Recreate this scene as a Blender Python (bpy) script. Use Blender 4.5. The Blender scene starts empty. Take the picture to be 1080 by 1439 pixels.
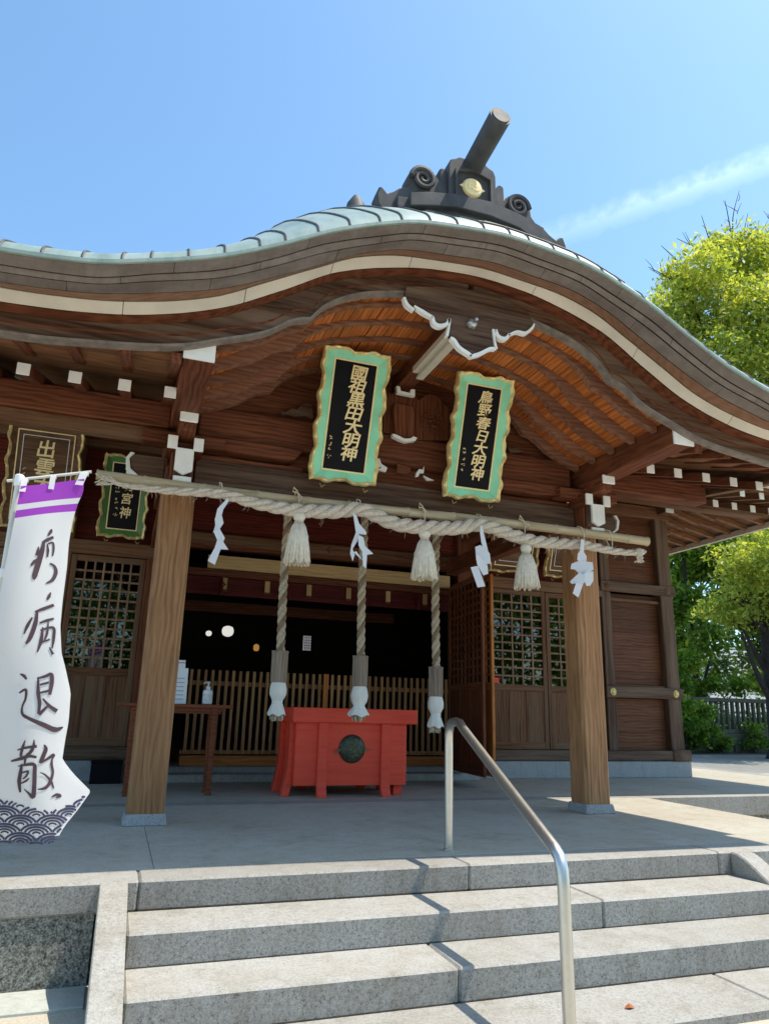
import bpy, bmesh, math, random
import numpy as np
from mathutils import Vector, Matrix
from math import radians as rad, sin, cos, pi, sqrt

random.seed(7); RS = np.random.RandomState(7)
SC = bpy.context.scene
COL = SC.collection

# ------------------------------------------------------------------ camera
F, H0 = 1015.0, 0.92
def _rot(yaw, pitch, roll):
    cy, sy = cos(yaw), sin(yaw)
    f = np.array([sy*cos(pitch), cy*cos(pitch), sin(pitch)])
    r = np.array([cy, -sy, 0.]); u = np.cross(r, f)
    c, s = cos(roll), sin(roll)
    return np.array([c*r+s*u, -s*r+c*u, f])
RM = _rot(rad(19.41), rad(15.38), rad(1.44))
cd = bpy.data.cameras.new('camera'); cam = bpy.data.objects.new('camera', cd); COL.objects.link(cam)
cd.sensor_fit = 'VERTICAL'; cd.sensor_height = 36.0; cd.lens = F/1439*36.0
cd.clip_start = 0.05; cd.clip_end = 2000
m = Matrix(((RM[0][0], RM[1][0], -RM[2][0], 0), (RM[0][1], RM[1][1], -RM[2][1], 0), (RM[0][2], RM[1][2], -RM[2][2], H0), (0, 0, 0, 1)))
cam.matrix_world = m
SC.camera = cam

# ------------------------------------------------------------------ sky, sun, exposure
SUNV = Vector((0.43, -0.12, 1.0)).normalized()
SUN_EL = math.asin(SUNV.z); SUN_AZ = math.atan2(SUNV.x, SUNV.y)
w = bpy.data.worlds.new('World'); SC.world = w; w.use_nodes = True
nt = w.node_tree; nt.nodes.clear()
def nn(t, k, **kw):
    n = t.nodes.new(k)
    for a, b in kw.items(): setattr(n, a, b)
    return n
out = nn(nt, 'ShaderNodeOutputWorld'); bg = nn(nt, 'ShaderNodeBackground')
sky = nn(nt, 'ShaderNodeTexSky'); sky.sky_type = 'NISHITA'; sky.sun_disc = False
sky.sun_elevation = SUN_EL; sky.sun_rotation = SUN_AZ
sky.air_density = 1.0; sky.dust_density = 1.0; sky.ozone_density = 3.0; sky.altitude = 50
bg.inputs['Strength'].default_value = 0.15
# thin vapour trail: a band along a great circle, broken into puffs
tc = nn(nt, 'ShaderNodeTexCoord')
def ray(x, y): return Vector(RM.T @ np.array([(x-540)/F, -(y-719.5)/F, 1.])).normalized()
A, B = ray(795, 325), ray(1080, 225)
NRM = A.cross(B).normalized()
dot = nn(nt, 'ShaderNodeVectorMath', operation='DOT_PRODUCT'); dot.inputs[1].default_value = NRM
nt.links.new(tc.outputs['Generated'], dot.inputs[0])
mp = nn(nt, 'ShaderNodeMapping'); mp.inputs['Scale'].default_value = (48, 48, 48)
nt.links.new(tc.outputs['Generated'], mp.inputs['Vector'])
no = nn(nt, 'ShaderNodeTexNoise'); no.inputs['Detail'].default_value = 5; no.inputs['Scale'].default_value = 1.3
nt.links.new(mp.outputs[0], no.inputs['Vector'])
def mathn(t, op, a=None, b=None, c=None):
    n = nn(t, 'ShaderNodeMath', operation=op)
    for i, v in enumerate((a, b, c)):
        if v is None: continue
        if isinstance(v, (int, float)): n.inputs[i].default_value = v
        else: t.links.new(v, n.inputs[i])
    return n.outputs[0]
wob = mathn(nt, 'MULTIPLY', mathn(nt, 'SUBTRACT', no.outputs['Fac'], 0.5), 0.022)
dd = mathn(nt, 'ABSOLUTE', mathn(nt, 'ADD', dot.outputs['Value'], wob))
band = mathn(nt, 'SUBTRACT', 1.0, mathn(nt, 'DIVIDE', dd, 0.019)); band = mathn(nt, 'MAXIMUM', band, 0.0)
dot2 = nn(nt, 'ShaderNodeVectorMath', operation='DOT_PRODUCT'); dot2.inputs[1].default_value = ray(1230, 170)
nt.links.new(tc.outputs['Generated'], dot2.inputs[0])
mr = nn(nt, 'ShaderNodeMapRange'); mr.inputs[1].default_value = 0.905; mr.inputs[2].default_value = 0.99
nt.links.new(dot2.outputs['Value'], mr.inputs[0])
amt = mathn(nt, 'MULTIPLY', mathn(nt, 'MULTIPLY', band, mr.outputs[0]), mathn(nt, 'MULTIPLY', no.outputs['Fac'], 0.30))
tint = nn(nt, 'ShaderNodeMix', data_type='RGBA', blend_type='MULTIPLY'); tint.inputs[0].default_value = 1.0
nt.links.new(sky.outputs[0], tint.inputs[6]); tint.inputs[7].default_value = (0.52, 0.625, 0.61, 1)
mx = nn(nt, 'ShaderNodeMix', data_type='RGBA'); nt.links.new(amt, mx.inputs[0]); nt.links.new(tint.outputs[2], mx.inputs[6]); mx.inputs[7].default_value = (4.6, 5.2, 6, 1)
nt.links.new(mx.outputs[2], bg.inputs['Color']); nt.links.new(bg.outputs[0], out.inputs[0])

sd = bpy.data.lights.new('sun', 'SUN'); sd.energy = 2.0; sd.angle = rad(0.55); sd.color = (1.0, 0.92, 0.79)
sun = bpy.data.objects.new('sun', sd); COL.objects.link(sun)
sun.rotation_euler = SUNV.to_track_quat('Z', 'Y').to_euler(); sun.location = (5, -5, 20)
SC.view_settings.view_transform = 'Standard'; SC.view_settings.look = 'None'
SC.view_settings.gamma = 1.0; SC.view_settings.use_curve_mapping = False
SC.view_settings.exposure = 1.66

# ------------------------------------------------------------------ helpers
def on(x, y, ax, val):                      # picture point -> point on a plane of the place
    C = np.array([0, 0, H0]); d = RM.T @ np.array([(x-540)/F, -(y-719.5)/F, 1.]); t = (val-C[ax])/d[ax]
    return C+t*d
class MB:
    def __init__(s): s.v = []; s.f = []; s.mi = []
    def add(s, vs, fs, mi=0):
        b = len(s.v); s.v += [tuple(float(c) for c in v) for v in vs]; s.f += [tuple(b+i for i in f) for f in fs]; s.mi += [mi]*len(fs); return s
    def box(s, x0, x1, y0, y1, z0, z1, mi=0):
        return s.add([(x0,y0,z0),(x1,y0,z0),(x1,y1,z0),(x0,y1,z0),(x0,y0,z1),(x1,y0,z1),(x1,y1,z1),(x0,y1,z1)],
                     [(0,3,2,1),(4,5,6,7),(0,1,5,4),(1,2,6,5),(2,3,7,6),(3,0,4,7)], mi)
    def obox(s, a, b, wd, ht, up=(0,0,1), mi=0):     # bar from a to b (top centre lines), width wd, height ht, hanging below the line by ht/2
        a = Vector(a); b = Vector(b); d = (b-a).normalized(); up = Vector(up); r = d.cross(up).normalized(); u = r.cross(d)
        vs = []
        for p in (a, b):
            for i, j in ((-1,-1),(1,-1),(1,1),(-1,1)): vs.append(p+r*i*wd/2+u*j*ht/2)
        return s.add(vs, [(0,1,2,3),(7,6,5,4),(0,4,5,1),(1,5,6,2),(2,6,7,3),(3,7,4,0)], mi)
    def prism(s, pts, axis, lo, hi, mi=0):           # pts in the plane normal to axis: 'y' -> (x,z), 'x' -> (y,z), 'z' -> (x,y)
        n = len(pts)
        def mk(p, t): return {'y': (p[0], t, p[1]), 'x': (t, p[0], p[1]), 'z': (p[0], p[1], t)}[axis]
        vs = [mk(p, lo) for p in pts]+[mk(p, hi) for p in pts]
        return s.add(vs, [tuple(range(n)), tuple(range(2*n-1, n-1, -1))]+[(i, n+i, n+(i+1) % n, (i+1) % n) for i in range(n)], mi)
    def strip(s, a, b, axis, lo, hi, mi=0):          # band between two polylines, extruded (quads only)
        def mk(p, t): return {'y': (p[0], t, p[1]), 'x': (t, p[0], p[1]), 'z': (p[0], p[1], t)}[axis]
        n = len(a); vs = [mk(p, lo) for p in a]+[mk(p, lo) for p in b]+[mk(p, hi) for p in a]+[mk(p, hi) for p in b]; fs = []
        for i in range(n-1):
            j = i+1
            fs += [(i,j,n+j,n+i),(2*n+i,3*n+i,3*n+j,2*n+j),(i,2*n+i,2*n+j,j),(n+i,n+j,3*n+j,3*n+i)]
        fs += [(0,n,3*n,2*n),(n-1,3*n-1,4*n-1,2*n-1)]
        return s.add(vs, fs, mi)
    def tube(s, pts, r, n=10, caps=True, mi=0):
        pts = [Vector(p) for p in pts]; R = r if isinstance(r, (list, tuple, np.ndarray)) else [r]*len(pts)
        t0 = (pts[1]-pts[0]).normalized(); u = t0.orthogonal().normalized(); vs = []
        for i, p in enumerate(pts):
            t = (pts[min(i+1, len(pts)-1)]-pts[max(i-1, 0)]).normalized()
            u = (u-t*u.dot(t)).normalized(); v = t.cross(u)
            for k in range(n):
                a = 2*pi*k/n; vs.append(p+(u*cos(a)+v*sin(a))*R[i])
        fs = [(i*n+k, i*n+(k+1) % n, (i+1)*n+(k+1) % n, (i+1)*n+k) for i in range(len(pts)-1) for k in range(n)]
        if caps: fs += [tuple(range(n-1, -1, -1)), tuple((len(pts)-1)*n+k for k in range(n))]
        return s.add(vs, fs, mi)
    def lathe(s, prof, c, n=16, mi=0, axis='z'):
        vs = []
        for r, h in prof:
            for k in range(n):
                a = 2*pi*k/n
                vs.append((c[0]+r*cos(a), c[1]+r*sin(a), c[2]+h) if axis == 'z' else ((c[0]+r*cos(a), c[1]+h, c[2]+r*sin(a)) if axis == 'y' else (c[0]+h, c[1]+r*cos(a), c[2]+r*sin(a))))
        m_ = len(prof)
        fs = [(i*n+k, i*n+(k+1) % n, (i+1)*n+(k+1) % n, (i+1)*n+k) for i in range(m_-1) for k in range(n)]
        fs += [tuple(range(n-1, -1, -1)), tuple((m_-1)*n+k for k in range(n))]
        return s.add(vs, fs, mi)
    def grid(s, P, mi=0):                            # P[i][j] -> points
        a, b = len(P), len(P[0])
        return s.add([p for row in P for p in row], [(i*b+j, (i+1)*b+j, (i+1)*b+j+1, i*b+j+1) for i in range(a-1) for j in range(b-1)], mi)

WP = {}
def wpos(o): return WP.get(o.name, Vector((0, 0, 0))) if o else Vector((0, 0, 0))
def empty(name, loc, label, cat, group=None, kind=None):
    o = bpy.data.objects.new(name, None); COL.objects.link(o); o.location = loc; WP[o.name] = Vector(loc)
    o.empty_display_size = 0.1
    tag(o, label, cat, group, kind); return o
def tag(o, label=None, cat=None, group=None, kind=None):
    if label: o['label'] = label
    if cat: o['category'] = cat
    if group: o['group'] = group
    if kind: o['kind'] = kind
    return o
def mesh_of(name, mb, mats, bev=0, smooth=False, org=None, fix=True):
    me = bpy.data.meshes.new(name); g = org or Vector((0, 0, 0))
    me.from_pydata([(v[0]-g.x, v[1]-g.y, v[2]-g.z) for v in mb.v], [], mb.f)
    for mt in (mats if isinstance(mats, (list, tuple)) else [mats]): me.materials.append(mt)
    me.polygons.foreach_set('material_index', mb.mi)
    if fix or bev:
        bm = bmesh.new(); bm.from_mesh(me)
        if fix: bmesh.ops.recalc_face_normals(bm, faces=bm.faces)
        if bev:
            es = [e for e in bm.edges if e.is_manifold and e.calc_face_angle(0) > 0.5]
            bmesh.ops.bevel(bm, geom=es, offset=bev, segments=1, affect='EDGES', clamp_overlap=True)
        bm.to_mesh(me); bm.free()
    if smooth:
        me.polygons.foreach_set('use_smooth', [True]*len(me.polygons))
        if smooth != 'all': me.set_sharp_from_angle(angle=rad(38))
    me.update(); return me
def part(name, mb, mats, parent=None, bev=0, smooth=False, loc=None, label=None, fix=True, kind=None):
    """one mesh object; mb is in world coordinates (loc None) or round its own origin (loc = world place)"""
    pw = wpos(parent)
    me = mesh_of(name, mb, mats, bev, smooth, (pw if loc is None else Vector((0, 0, 0))), fix)
    o = bpy.data.objects.new(name, me); COL.objects.link(o)
    if parent: o.parent = parent
    o.location = (0, 0, 0) if loc is None else Vector(loc)-pw
    WP[o.name] = pw+Vector(o.location)
    if label: o['label'] = label
    if kind: o['kind'] = kind
    return o
def again(src, loc, parent=None, rot=None):          # a copy that shares mesh data, with copies of its children
    o = src.copy(); COL.objects.link(o)
    p = parent if parent is not None else src.parent
    if p: o.parent = p
    o.location = Vector(loc)-wpos(p); WP[o.name] = Vector(loc)
    if rot is not None: o.rotation_euler = rot
    for ch in list(src.children):
        c = ch.copy(); COL.objects.link(c); c.parent = o; WP[c.name] = Vector(loc)+ch.location
        for g in ch.children:
            d = g.copy(); COL.objects.link(d); d.parent = c
    return o
def lerp(a, b, t): return a+(b-a)*t

# ------------------------------------------------------------------ materials
def mat(name, base=(0.5,)*3, rough=0.6, metal=0.0, spec=0.5):
    mt = bpy.data.materials.new(name); mt.use_nodes = True
    b = mt.node_tree.nodes['Principled BSDF']; b.inputs['Base Color'].default_value = (*base, 1); b.inputs['Roughness'].default_value = rough
    b.inputs['Metallic'].default_value = metal; b.inputs['Specular IOR Level'].default_value = spec
    return mt, mt.node_tree, b
def ramp(t, fac, stops):
    r = nn(t, 'ShaderNodeValToRGB'); cr = r.color_ramp
    while len(cr.elements) < len(stops): cr.elements.new(0.5)
    for e, (p, c) in zip(cr.elements, stops): e.position = p; e.color = (*c, 1) if len(c) == 3 else c
    t.links.new(fac, r.inputs[0]); return r.outputs[0]
def coords(t, scale=(1, 1, 1), rnd=True):
    tcn = nn(t, 'ShaderNodeTexCoord'); mpn = nn(t, 'ShaderNodeMapping'); mpn.inputs['Scale'].default_value = scale
    src = tcn.outputs['Object']
    if rnd:
        oi = nn(t, 'ShaderNodeObjectInfo'); ad = nn(t, 'ShaderNodeVectorMath', operation='ADD')
        sc_ = nn(t, 'ShaderNodeVectorMath', operation='SCALE'); sc_.inputs['Scale'].default_value = 17.0
        cmb = nn(t, 'ShaderNodeCombineXYZ')
        for i in range(3): t.links.new(oi.outputs['Random'], cmb.inputs[i])
        t.links.new(cmb.outputs[0], sc_.inputs[0]); t.links.new(src, ad.inputs[0]); t.links.new(sc_.outputs[0], ad.inputs[1]); src = ad.outputs[0]
    t.links.new(src, mpn.inputs['Vector']); return mpn.outputs[0]
def noise(t, vec, scale, detail=4, rough=0.55, dist=0.0):
    n = nn(t, 'ShaderNodeTexNoise'); n.inputs['Scale'].default_value = scale; n.inputs['Detail'].default_value = detail
    n.inputs['Roughness'].default_value = rough; n.inputs['Distortion'].default_value = dist
    t.links.new(vec, n.inputs['Vector']); return n.outputs['Fac']
def mixc(t, fac, a, b, mode='MIX'):
    n = nn(t, 'ShaderNodeMix', data_type='RGBA', blend_type=mode)
    for i, v in ((0, fac), (6, a), (7, b)):
        if isinstance(v, (int, float)): n.inputs[i].default_value = v
        elif isinstance(v, tuple): n.inputs[i].default_value = (*v, 1) if len(v) == 3 else v
        else: t.links.new(v, n.inputs[i])
    return n.outputs[2]
def bump(t, b, h, strength=0.3, dist=0.01):
    n = nn(t, 'ShaderNodeBump'); n.inputs['Strength'].default_value = strength; n.inputs['Distance'].default_value = dist
    t.links.new(h, n.inputs['Height']); t.links.new(n.outputs[0], b.inputs['Normal'])
def wood(name, axis, dark, light, rough=0.55, weather=None, knots=0.0, bs=0.25, var=0.35, wv_w=0.16):
    mt, t, b = mat(name, light, rough, spec=0.18)
    sc = [9.0, 9.0, 9.0]; sc['xyz'.index(axis)] = 0.55
    v = coords(t, tuple(sc)); g1 = noise(t, v, 3.2, 6, 0.62, 0.6)
    sc2 = [30.0]*3; sc2['xyz'.index(axis)] = 0.8
    v2 = coords(t, tuple(sc2)); g2 = noise(t, v2, 2.5, 3, 0.6)
    wv = nn(t, 'ShaderNodeTexWave'); wv.wave_type = 'BANDS'; wv.bands_direction = 'X' if axis != 'x' else 'Z'
    sc3 = [1.0]*3; sc3['xyz'.index(axis)] = 0.22
    wv.inputs['Scale'].default_value = 7; wv.inputs['Distortion'].default_value = 9; wv.inputs['Detail'].default_value = 2.5; wv.inputs['Detail Scale'].default_value = 1.2
    t.links.new(coords(t, tuple(sc3)), wv.inputs['Vector'])
    fac = mathn(t, 'ADD', mathn(t, 'MULTIPLY', g1, 0.62), mathn(t, 'ADD', mathn(t, 'MULTIPLY', g2, 0.25), mathn(t, 'ADD', mathn(t, 'MULTIPLY', wv.outputs['Fac'], wv_w), -(wv_w-.16)*.5)))
    c = ramp(t, fac, [(0.33, dark), (0.5, tuple(lerp(d, l, .55) for d, l in zip(dark, light))), (0.66, light)])
    big = noise(t, coords(t, (1.3, 1.3, 1.3)), 1.1, 3)
    c = mixc(t, mathn(t, 'MULTIPLY', big, var), c, tuple(x*0.45 for x in dark))
    oi = nn(t, 'ShaderNodeObjectInfo'); hs = nn(t, 'ShaderNodeHueSaturation'); t.links.new(c, hs.inputs['Color'])
    t.links.new(mathn(t, 'ADD', 0.82, mathn(t, 'MULTIPLY', oi.outputs['Random'], 0.34)), hs.inputs['Value']); c = hs.outputs[0]
    if weather:
        wn = noise(t, coords(t, tuple(x*0.35 for x in sc)), 2.0, 5, 0.7)
        c = mixc(t, ramp(t, wn, [(0.42, (0, 0, 0)), (0.62, (1, 1, 1))]), c, weather)
    t.links.new(c, b.inputs['Base Color'])
    t.links.new(mathn(t, 'ADD', rough-0.08, mathn(t, 'MULTIPLY', g1, 0.18)), b.inputs['Roughness'])
    bump(t, b, fac, bs, 0.006)
    return mt
M = {}
for ax in 'xyz':
    M['dark_'+ax] = wood('dark stained wood '+ax, ax, (0.070, 0.021, 0.010), (0.235, 0.078, 0.036), 0.58)
    M['hall_'+ax] = wood('weathered brown wood '+ax, ax, (0.070, 0.027, 0.012), (0.24, 0.105, 0.05), 0.6, weather=(0.19, 0.115, 0.068))
    M['grey_'+ax] = wood('grey weathered beam '+ax, ax, (0.042, 0.020, 0.012), (0.135, 0.070, 0.044), 0.6, weather=(0.17, 0.115, 0.08))
    M['post_'+ax] = wood('clear brown timber '+ax, ax, (0.22, 0.100, 0.042), (0.48, 0.25, 0.118), 0.55, var=0.3, bs=0.15, wv_w=.13)
    M['orange_'+ax] = wood('orange brown timber '+ax, ax, (0.36, 0.11, 0.03), (0.66, 0.25, 0.07), 0.5, var=0.15)
    M['pale_'+ax] = wood('pale new timber '+ax, ax, (0.42, 0.27, 0.12), (0.60, 0.42, 0.21), 0.5, var=0.15)
M['wall_x'] = wood('red brown wall board', 'x', (0.060, 0.021, 0.010), (0.185, 0.072, 0.034), 0.5, var=0.25)
M['red_x'] = wood('deep red painted board', 'x', (0.06, 0.008, 0.005), (0.17, 0.028, 0.016), 0.55, var=0.3)
M['soffit'] = wood('eave board wood', 'x', (0.12, 0.05, 0.022), (0.34, 0.165, 0.08), 0.5, var=0.3)
M['slat'] = wood('lattice slat wood', 'z', (0.24, 0.11, 0.05), (0.52, 0.28, 0.13), 0.55, var=0.15)
M['lattice'] = wood('door lattice wood', 'z', (0.15, 0.085, 0.048), (0.36, 0.235, 0.15), 0.55, var=0.15)
M['ceil'] = wood('ceiling board wood', 'y', (0.28, 0.075, 0.020), (0.62, 0.20, 0.052), 0.42, var=0.2)
M['rib'] = wood('ceiling rib wood', 'x', (0.16, 0.06, 0.034), (0.33, 0.165, 0.105), 0.5)
def plain(name, col, rough=0.5, metal=0.0, nz=0.15, ns=6.0, spec=0.5, bs=0.0):
    mt, t, b = mat(name, col, rough, metal, spec)
    n = noise(t, coords(t), ns, 5, 0.6)
    c = mixc(t, ramp(t, n, [(0.35, (0, 0, 0)), (0.7, (1, 1, 1))]), col, tuple(x*(1-nz*1.6) for x in col))
    t.links.new(c, b.inputs['Base Color'])
    t.links.new(mathn(t, 'ADD', rough-0.06, mathn(t, 'MULTIPLY', n, 0.14)), b.inputs['Roughness'])
    if bs: bump(t, b, n, bs, 0.01)
    return mt
M['white'] = plain('white gofun paint', (0.86, 0.85, 0.82), 0.6, nz=0.08, ns=9)
M['cream'] = plain('cream fascia paint', (0.62, 0.565, 0.47), 0.55, nz=0.12, ns=3)
M['brownband'] = wood('fascia brown wood', 'x', (0.18, 0.09, 0.05), (0.30, 0.16, 0.10), 0.55, var=0.3)
M['red'] = plain('vermilion lacquer', (0.76, 0.055, 0.028), 0.42, nz=0.16, ns=3.5, spec=0.3)
mt, t, b = mat('vermilion painted boards', (0.76, 0.055, 0.028), 0.42, 0, 0.3)
g_ = noise(t, coords(t, (0.7, 9, 14)), 2.4, 5, 0.65); wz = noise(t, coords(t), 7.0, 6, 0.75)
c = mixc(t, ramp(t, g_, [(0.4, (0, 0, 0)), (0.7, (1, 1, 1))]), (0.86, 0.085, 0.045), (0.74, 0.062, 0.032)); c = mixc(t, ramp(t, wz, [(0.66, (0, 0, 0)), (0.72, (1, 1, 1))]), c, (0.34, 0.03, 0.02))
t.links.new(c, b.inputs['Base Color']); bump(t, b, g_, 0.15, 0.004); M['red'] = mt
M['gold'] = plain('gold leaf', (0.98, 0.78, 0.36), 0.34, 0.35, nz=0.15, ns=25, bs=0.15)
M['gold_flat'] = plain('gold paint', (0.95, 0.76, 0.40), 0.42, 0.1, nz=0.1, ns=40)
M['brass'] = plain('brass cap', (0.62, 0.47, 0.20), 0.4, 0.7, nz=0.3, ns=20)
M['black'] = plain('black lacquer', (0.007, 0.007, 0.010), 0.45, nz=0.2, spec=0.12)
M['mint'] = plain('light green lacquer', (0.30, 0.80, 0.52), 0.38, nz=0.15, ns=3)
M['green'] = plain('dark green lacquer', (0.08, 0.22, 0.06), 0.4, nz=0.15, ns=4)
M['plaque'] = wood('plaque wood', 'x', (0.07, 0.033, 0.016), (0.20, 0.105, 0.055), 0.5)
M['bronze'] = plain('patinated bronze', (0.10, 0.12, 0.085), 0.45, 0.6, nz=0.5, ns=28, bs=0.4)
M['steel'] = plain('brushed steel', (0.62, 0.60, 0.56), 0.36, 1.0, nz=0.04, ns=30)
M['silver'] = plain('tin nail cap', (0.62, 0.62, 0.64), 0.35, 0.85, nz=0.2, ns=30)
M['tile'] = plain('dark ridge metal', (0.082, 0.080, 0.084), 0.62, 0.0, nz=0.3, ns=5, bs=0.1, spec=0.3)
M['paper'] = plain('white paper', (0.82, 0.83, 0.85), 0.7, nz=0.04)
M['tassel'] = plain('hemp tassel', (0.78, 0.71, 0.58), 0.85, nz=0.15, ns=30)
M['rope'] = plain('hemp rope', (0.70, 0.60, 0.49), 0.85, nz=0.2, ns=40, bs=0.5)
M['rope2'] = plain('tan bell rope', (0.60, 0.50, 0.36), 0.85, nz=0.25, ns=40, bs=0.5)
M['rope_brown'] = plain('brown rope strand', (0.30, 0.21, 0.13), 0.85, nz=0.25, ns=40, bs=0.5)
M['tubewood'] = wood('grey rope-end timber', 'z', (0.22, 0.16, 0.12), (0.40, 0.31, 0.24), 0.6)
M['tie'] = plain('pale cord', (0.66, 0.58, 0.42), 0.8)
M['pole'] = plain('white pole paint', (0.66, 0.66, 0.60), 0.4)
M['ink'] = plain('dyed ink', (0.075, 0.04, 0.05), 0.8, nz=0.2)
M['waveink'] = plain('purple dye', (0.050, 0.048, 0.105), 0.8, nz=0.2)
M['sealred'] = plain('seal paint', (0.5, 0.4, 0.25), 0.6)
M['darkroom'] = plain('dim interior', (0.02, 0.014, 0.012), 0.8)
M['blind'] = wood('red blind slats', 'x', (0.06, 0.008, 0.008), (0.14, 0.022, 0.02), 0.6)
M['clothwhite'] = plain('white cotton wrap', (0.86, 0.83, 0.76), 0.85, nz=0.08)
M['bottle'] = plain('white plastic bottle', (0.80, 0.82, 0.84), 0.3)
M['table'] = wood('red brown table wood', 'x', (0.10, 0.025, 0.012), (0.24, 0.07, 0.03), 0.35)
M['leafred'] = plain('dry leaf', (0.35, 0.10, 0.03), 0.7)
# bamboo
mt, t, b = mat('bamboo culm', (0.5, 0.4, 0.25), 0.45)
c = ramp(t, noise(t, coords(t, (0.6, 8, 8)), 3, 5), [(0.3, (0.36, 0.27, 0.15)), (0.5, (0.52, 0.42, 0.27)), (0.75, (0.60, 0.52, 0.36))])
t.links.new(c, b.inputs['Base Color']); M['bamboo'] = mt
# granite family
def granite(name, col, speck=0.45, sc=150, dirt=(0.30, 0.24, 0.17), dirtamt=0.35, rough=0.75):
    mt, t, b = mat(name, col, rough)
    v = coords(t, (1, 1, 1), False)
    n1 = noise(t, v, sc, 2, 0.7); n2 = noise(t, v, sc*0.37, 2, 0.6)
    f = mathn(t, 'ADD', mathn(t, 'MULTIPLY', n1, 0.6), mathn(t, 'MULTIPLY', n2, 0.4))
    c = ramp(t, f, [(0.34, tuple(x*(1-speck*1.3) for x in col)), (0.47, col), (0.56, tuple(min(1, x*(1+speck*0.45)) for x in col)), (0.68, tuple(min(1, x*(1+speck)) for x in col))])
    d1 = noise(t, v, 0.9, 6, 0.65); d2 = noise(t, v, 5.0, 5, 0.7)
    dm = ramp(t, mathn(t, 'ADD', mathn(t, 'MULTIPLY', d1, 0.6), mathn(t, 'MULTIPLY', d2, 0.4)), [(0.44, (0, 0, 0)), (0.66, (1, 1, 1))])
    c = mixc(t, mathn(t, 'MULTIPLY', dm, dirtamt), c, tuple(x*y*2.2 for x, y in zip(col, dirt)))
    oi = nn(t, 'ShaderNodeObjectInfo'); hs = nn(t, 'ShaderNodeHueSaturation'); t.links.new(c, hs.inputs['Color'])
    t.links.new(mathn(t, 'ADD', 0.86, mathn(t, 'MULTIPLY', oi.outputs['Random'], 0.22)), hs.inputs['Value'])
    stv = coords(t, (7, 7, 0.8), False); sk = ramp(t, noise(t, stv, 1.6, 5, 0.75), [(0.50, (1, 1, 1)), (0.68, (0.66, 0.62, 0.55))])
    blot = ramp(t, noise(t, v, 2.3, 6, 0.75), [(0.52, (1, 1, 1)), (0.66, (0.72, 0.69, 0.62))])
    fin = mixc(t, 0.6, mixc(t, 0.45, hs.outputs[0], sk, 'MULTIPLY'), blot, 'MULTIPLY')
    t.links.new(fin, b.inputs['Base Color']); bump(t, b, f, 0.25, 0.003)
    return mt
M['granite'] = granite('granite', (0.33, 0.32, 0.295), 0.34, 170)
M['granite_face'] = granite('darker granite side', (0.26, 0.255, 0.24), 0.55, 150)
M['granite_floor'] = granite('porch floor stone', (0.43, 0.40, 0.335), 0.25, 190, dirtamt=0.45)
M['granite_blue'] = granite('blue grey granite', (0.33, 0.34, 0.35), 0.35, 140)
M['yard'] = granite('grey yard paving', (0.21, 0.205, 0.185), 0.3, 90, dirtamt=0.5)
M['pebble'] = granite('washed pebble wall', (0.13, 0.13, 0.115), 2.2, 100, dirtamt=0.1)
M['fence_stone'] = granite('shade-darkened mossy stone', (0.085, 0.085, 0.065), 0.4, 60, dirtamt=0.8)  # shade of the trees is put into this dark stone colour, besides moss
M['curb'] = granite('concrete kerb', (0.42, 0.44, 0.40), 0.12, 60)
mt, t, b = mat('packed gravel ground', (0.3, 0.27, 0.2), 0.9)
v = coords(t, (1, 1, 1), False)
c = mixc(t, noise(t, v, 0.25, 5), (0.44, 0.40, 0.32), (0.54, 0.49, 0.40)); c = mixc(t, ramp(t, noise(t, v, 60, 3, 0.8), [(0.4, (0, 0, 0)), (0.65, (1, 1, 1))]), c, (0.36, 0.32, 0.25))
t.links.new(c, b.inputs['Base Color']); bump(t, b, noise(t, v, 60, 3), 0.4, 0.01); M['ground'] = mt
# copper roof
mt, t, b = mat('verdigris copper sheet', (0.35, 0.5, 0.45), 0.5)
v = coords(t, (1, 1, 1), False)
c = ramp(t, noise(t, coords(t, (3, 0.8, 1), False), 1.6, 6, 0.65), [(0.3, (0.17, 0.235, 0.205)), (0.5, (0.26, 0.335, 0.30)), (0.72, (0.35, 0.41, 0.375))])
c = mixc(t, ramp(t, noise(t, v, 11, 5, 0.75), [(0.55, (0, 0, 0)), (0.75, (1, 1, 1))]), c, (0.22, 0.25, 0.22))
t.links.new(c, b.inputs['Base Color']); b.inputs['Metallic'].default_value = 0.1; bump(t, b, noise(t, v, 4, 4), 0.2, 0.02); M['copper'] = mt
mt, t, b = mat('brown copper edging', (0.15, 0.12, 0.11), 0.45)
c = ramp(t, noise(t, coords(t, (0.9, 3, 3), False), 2.4, 6, 0.7), [(0.28, (0.125, 0.100, 0.088)), (0.5, (0.185, 0.155, 0.14)), (0.75, (0.25, 0.22, 0.205))])
c = mixc(t, ramp(t, noise(t, coords(t, (14, 3, 1.2), False), 1.5, 5, 0.7), [(0.45, (0, 0, 0)), (0.72, (.6, .6, .6))]), c, (0.12, 0.095, 0.08)); bump(t, b, noise(t, coords(t, (3, 3, 9), False), 2.0, 4), 0.25, 0.02)
t.links.new(c, b.inputs['Base Color']); b.inputs['Metallic'].default_value = 0.2; b.inputs['Roughness'].default_value = .6; b.inputs['Specular IOR Level'].default_value = .25; M['copperbrown'] = mt
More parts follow.
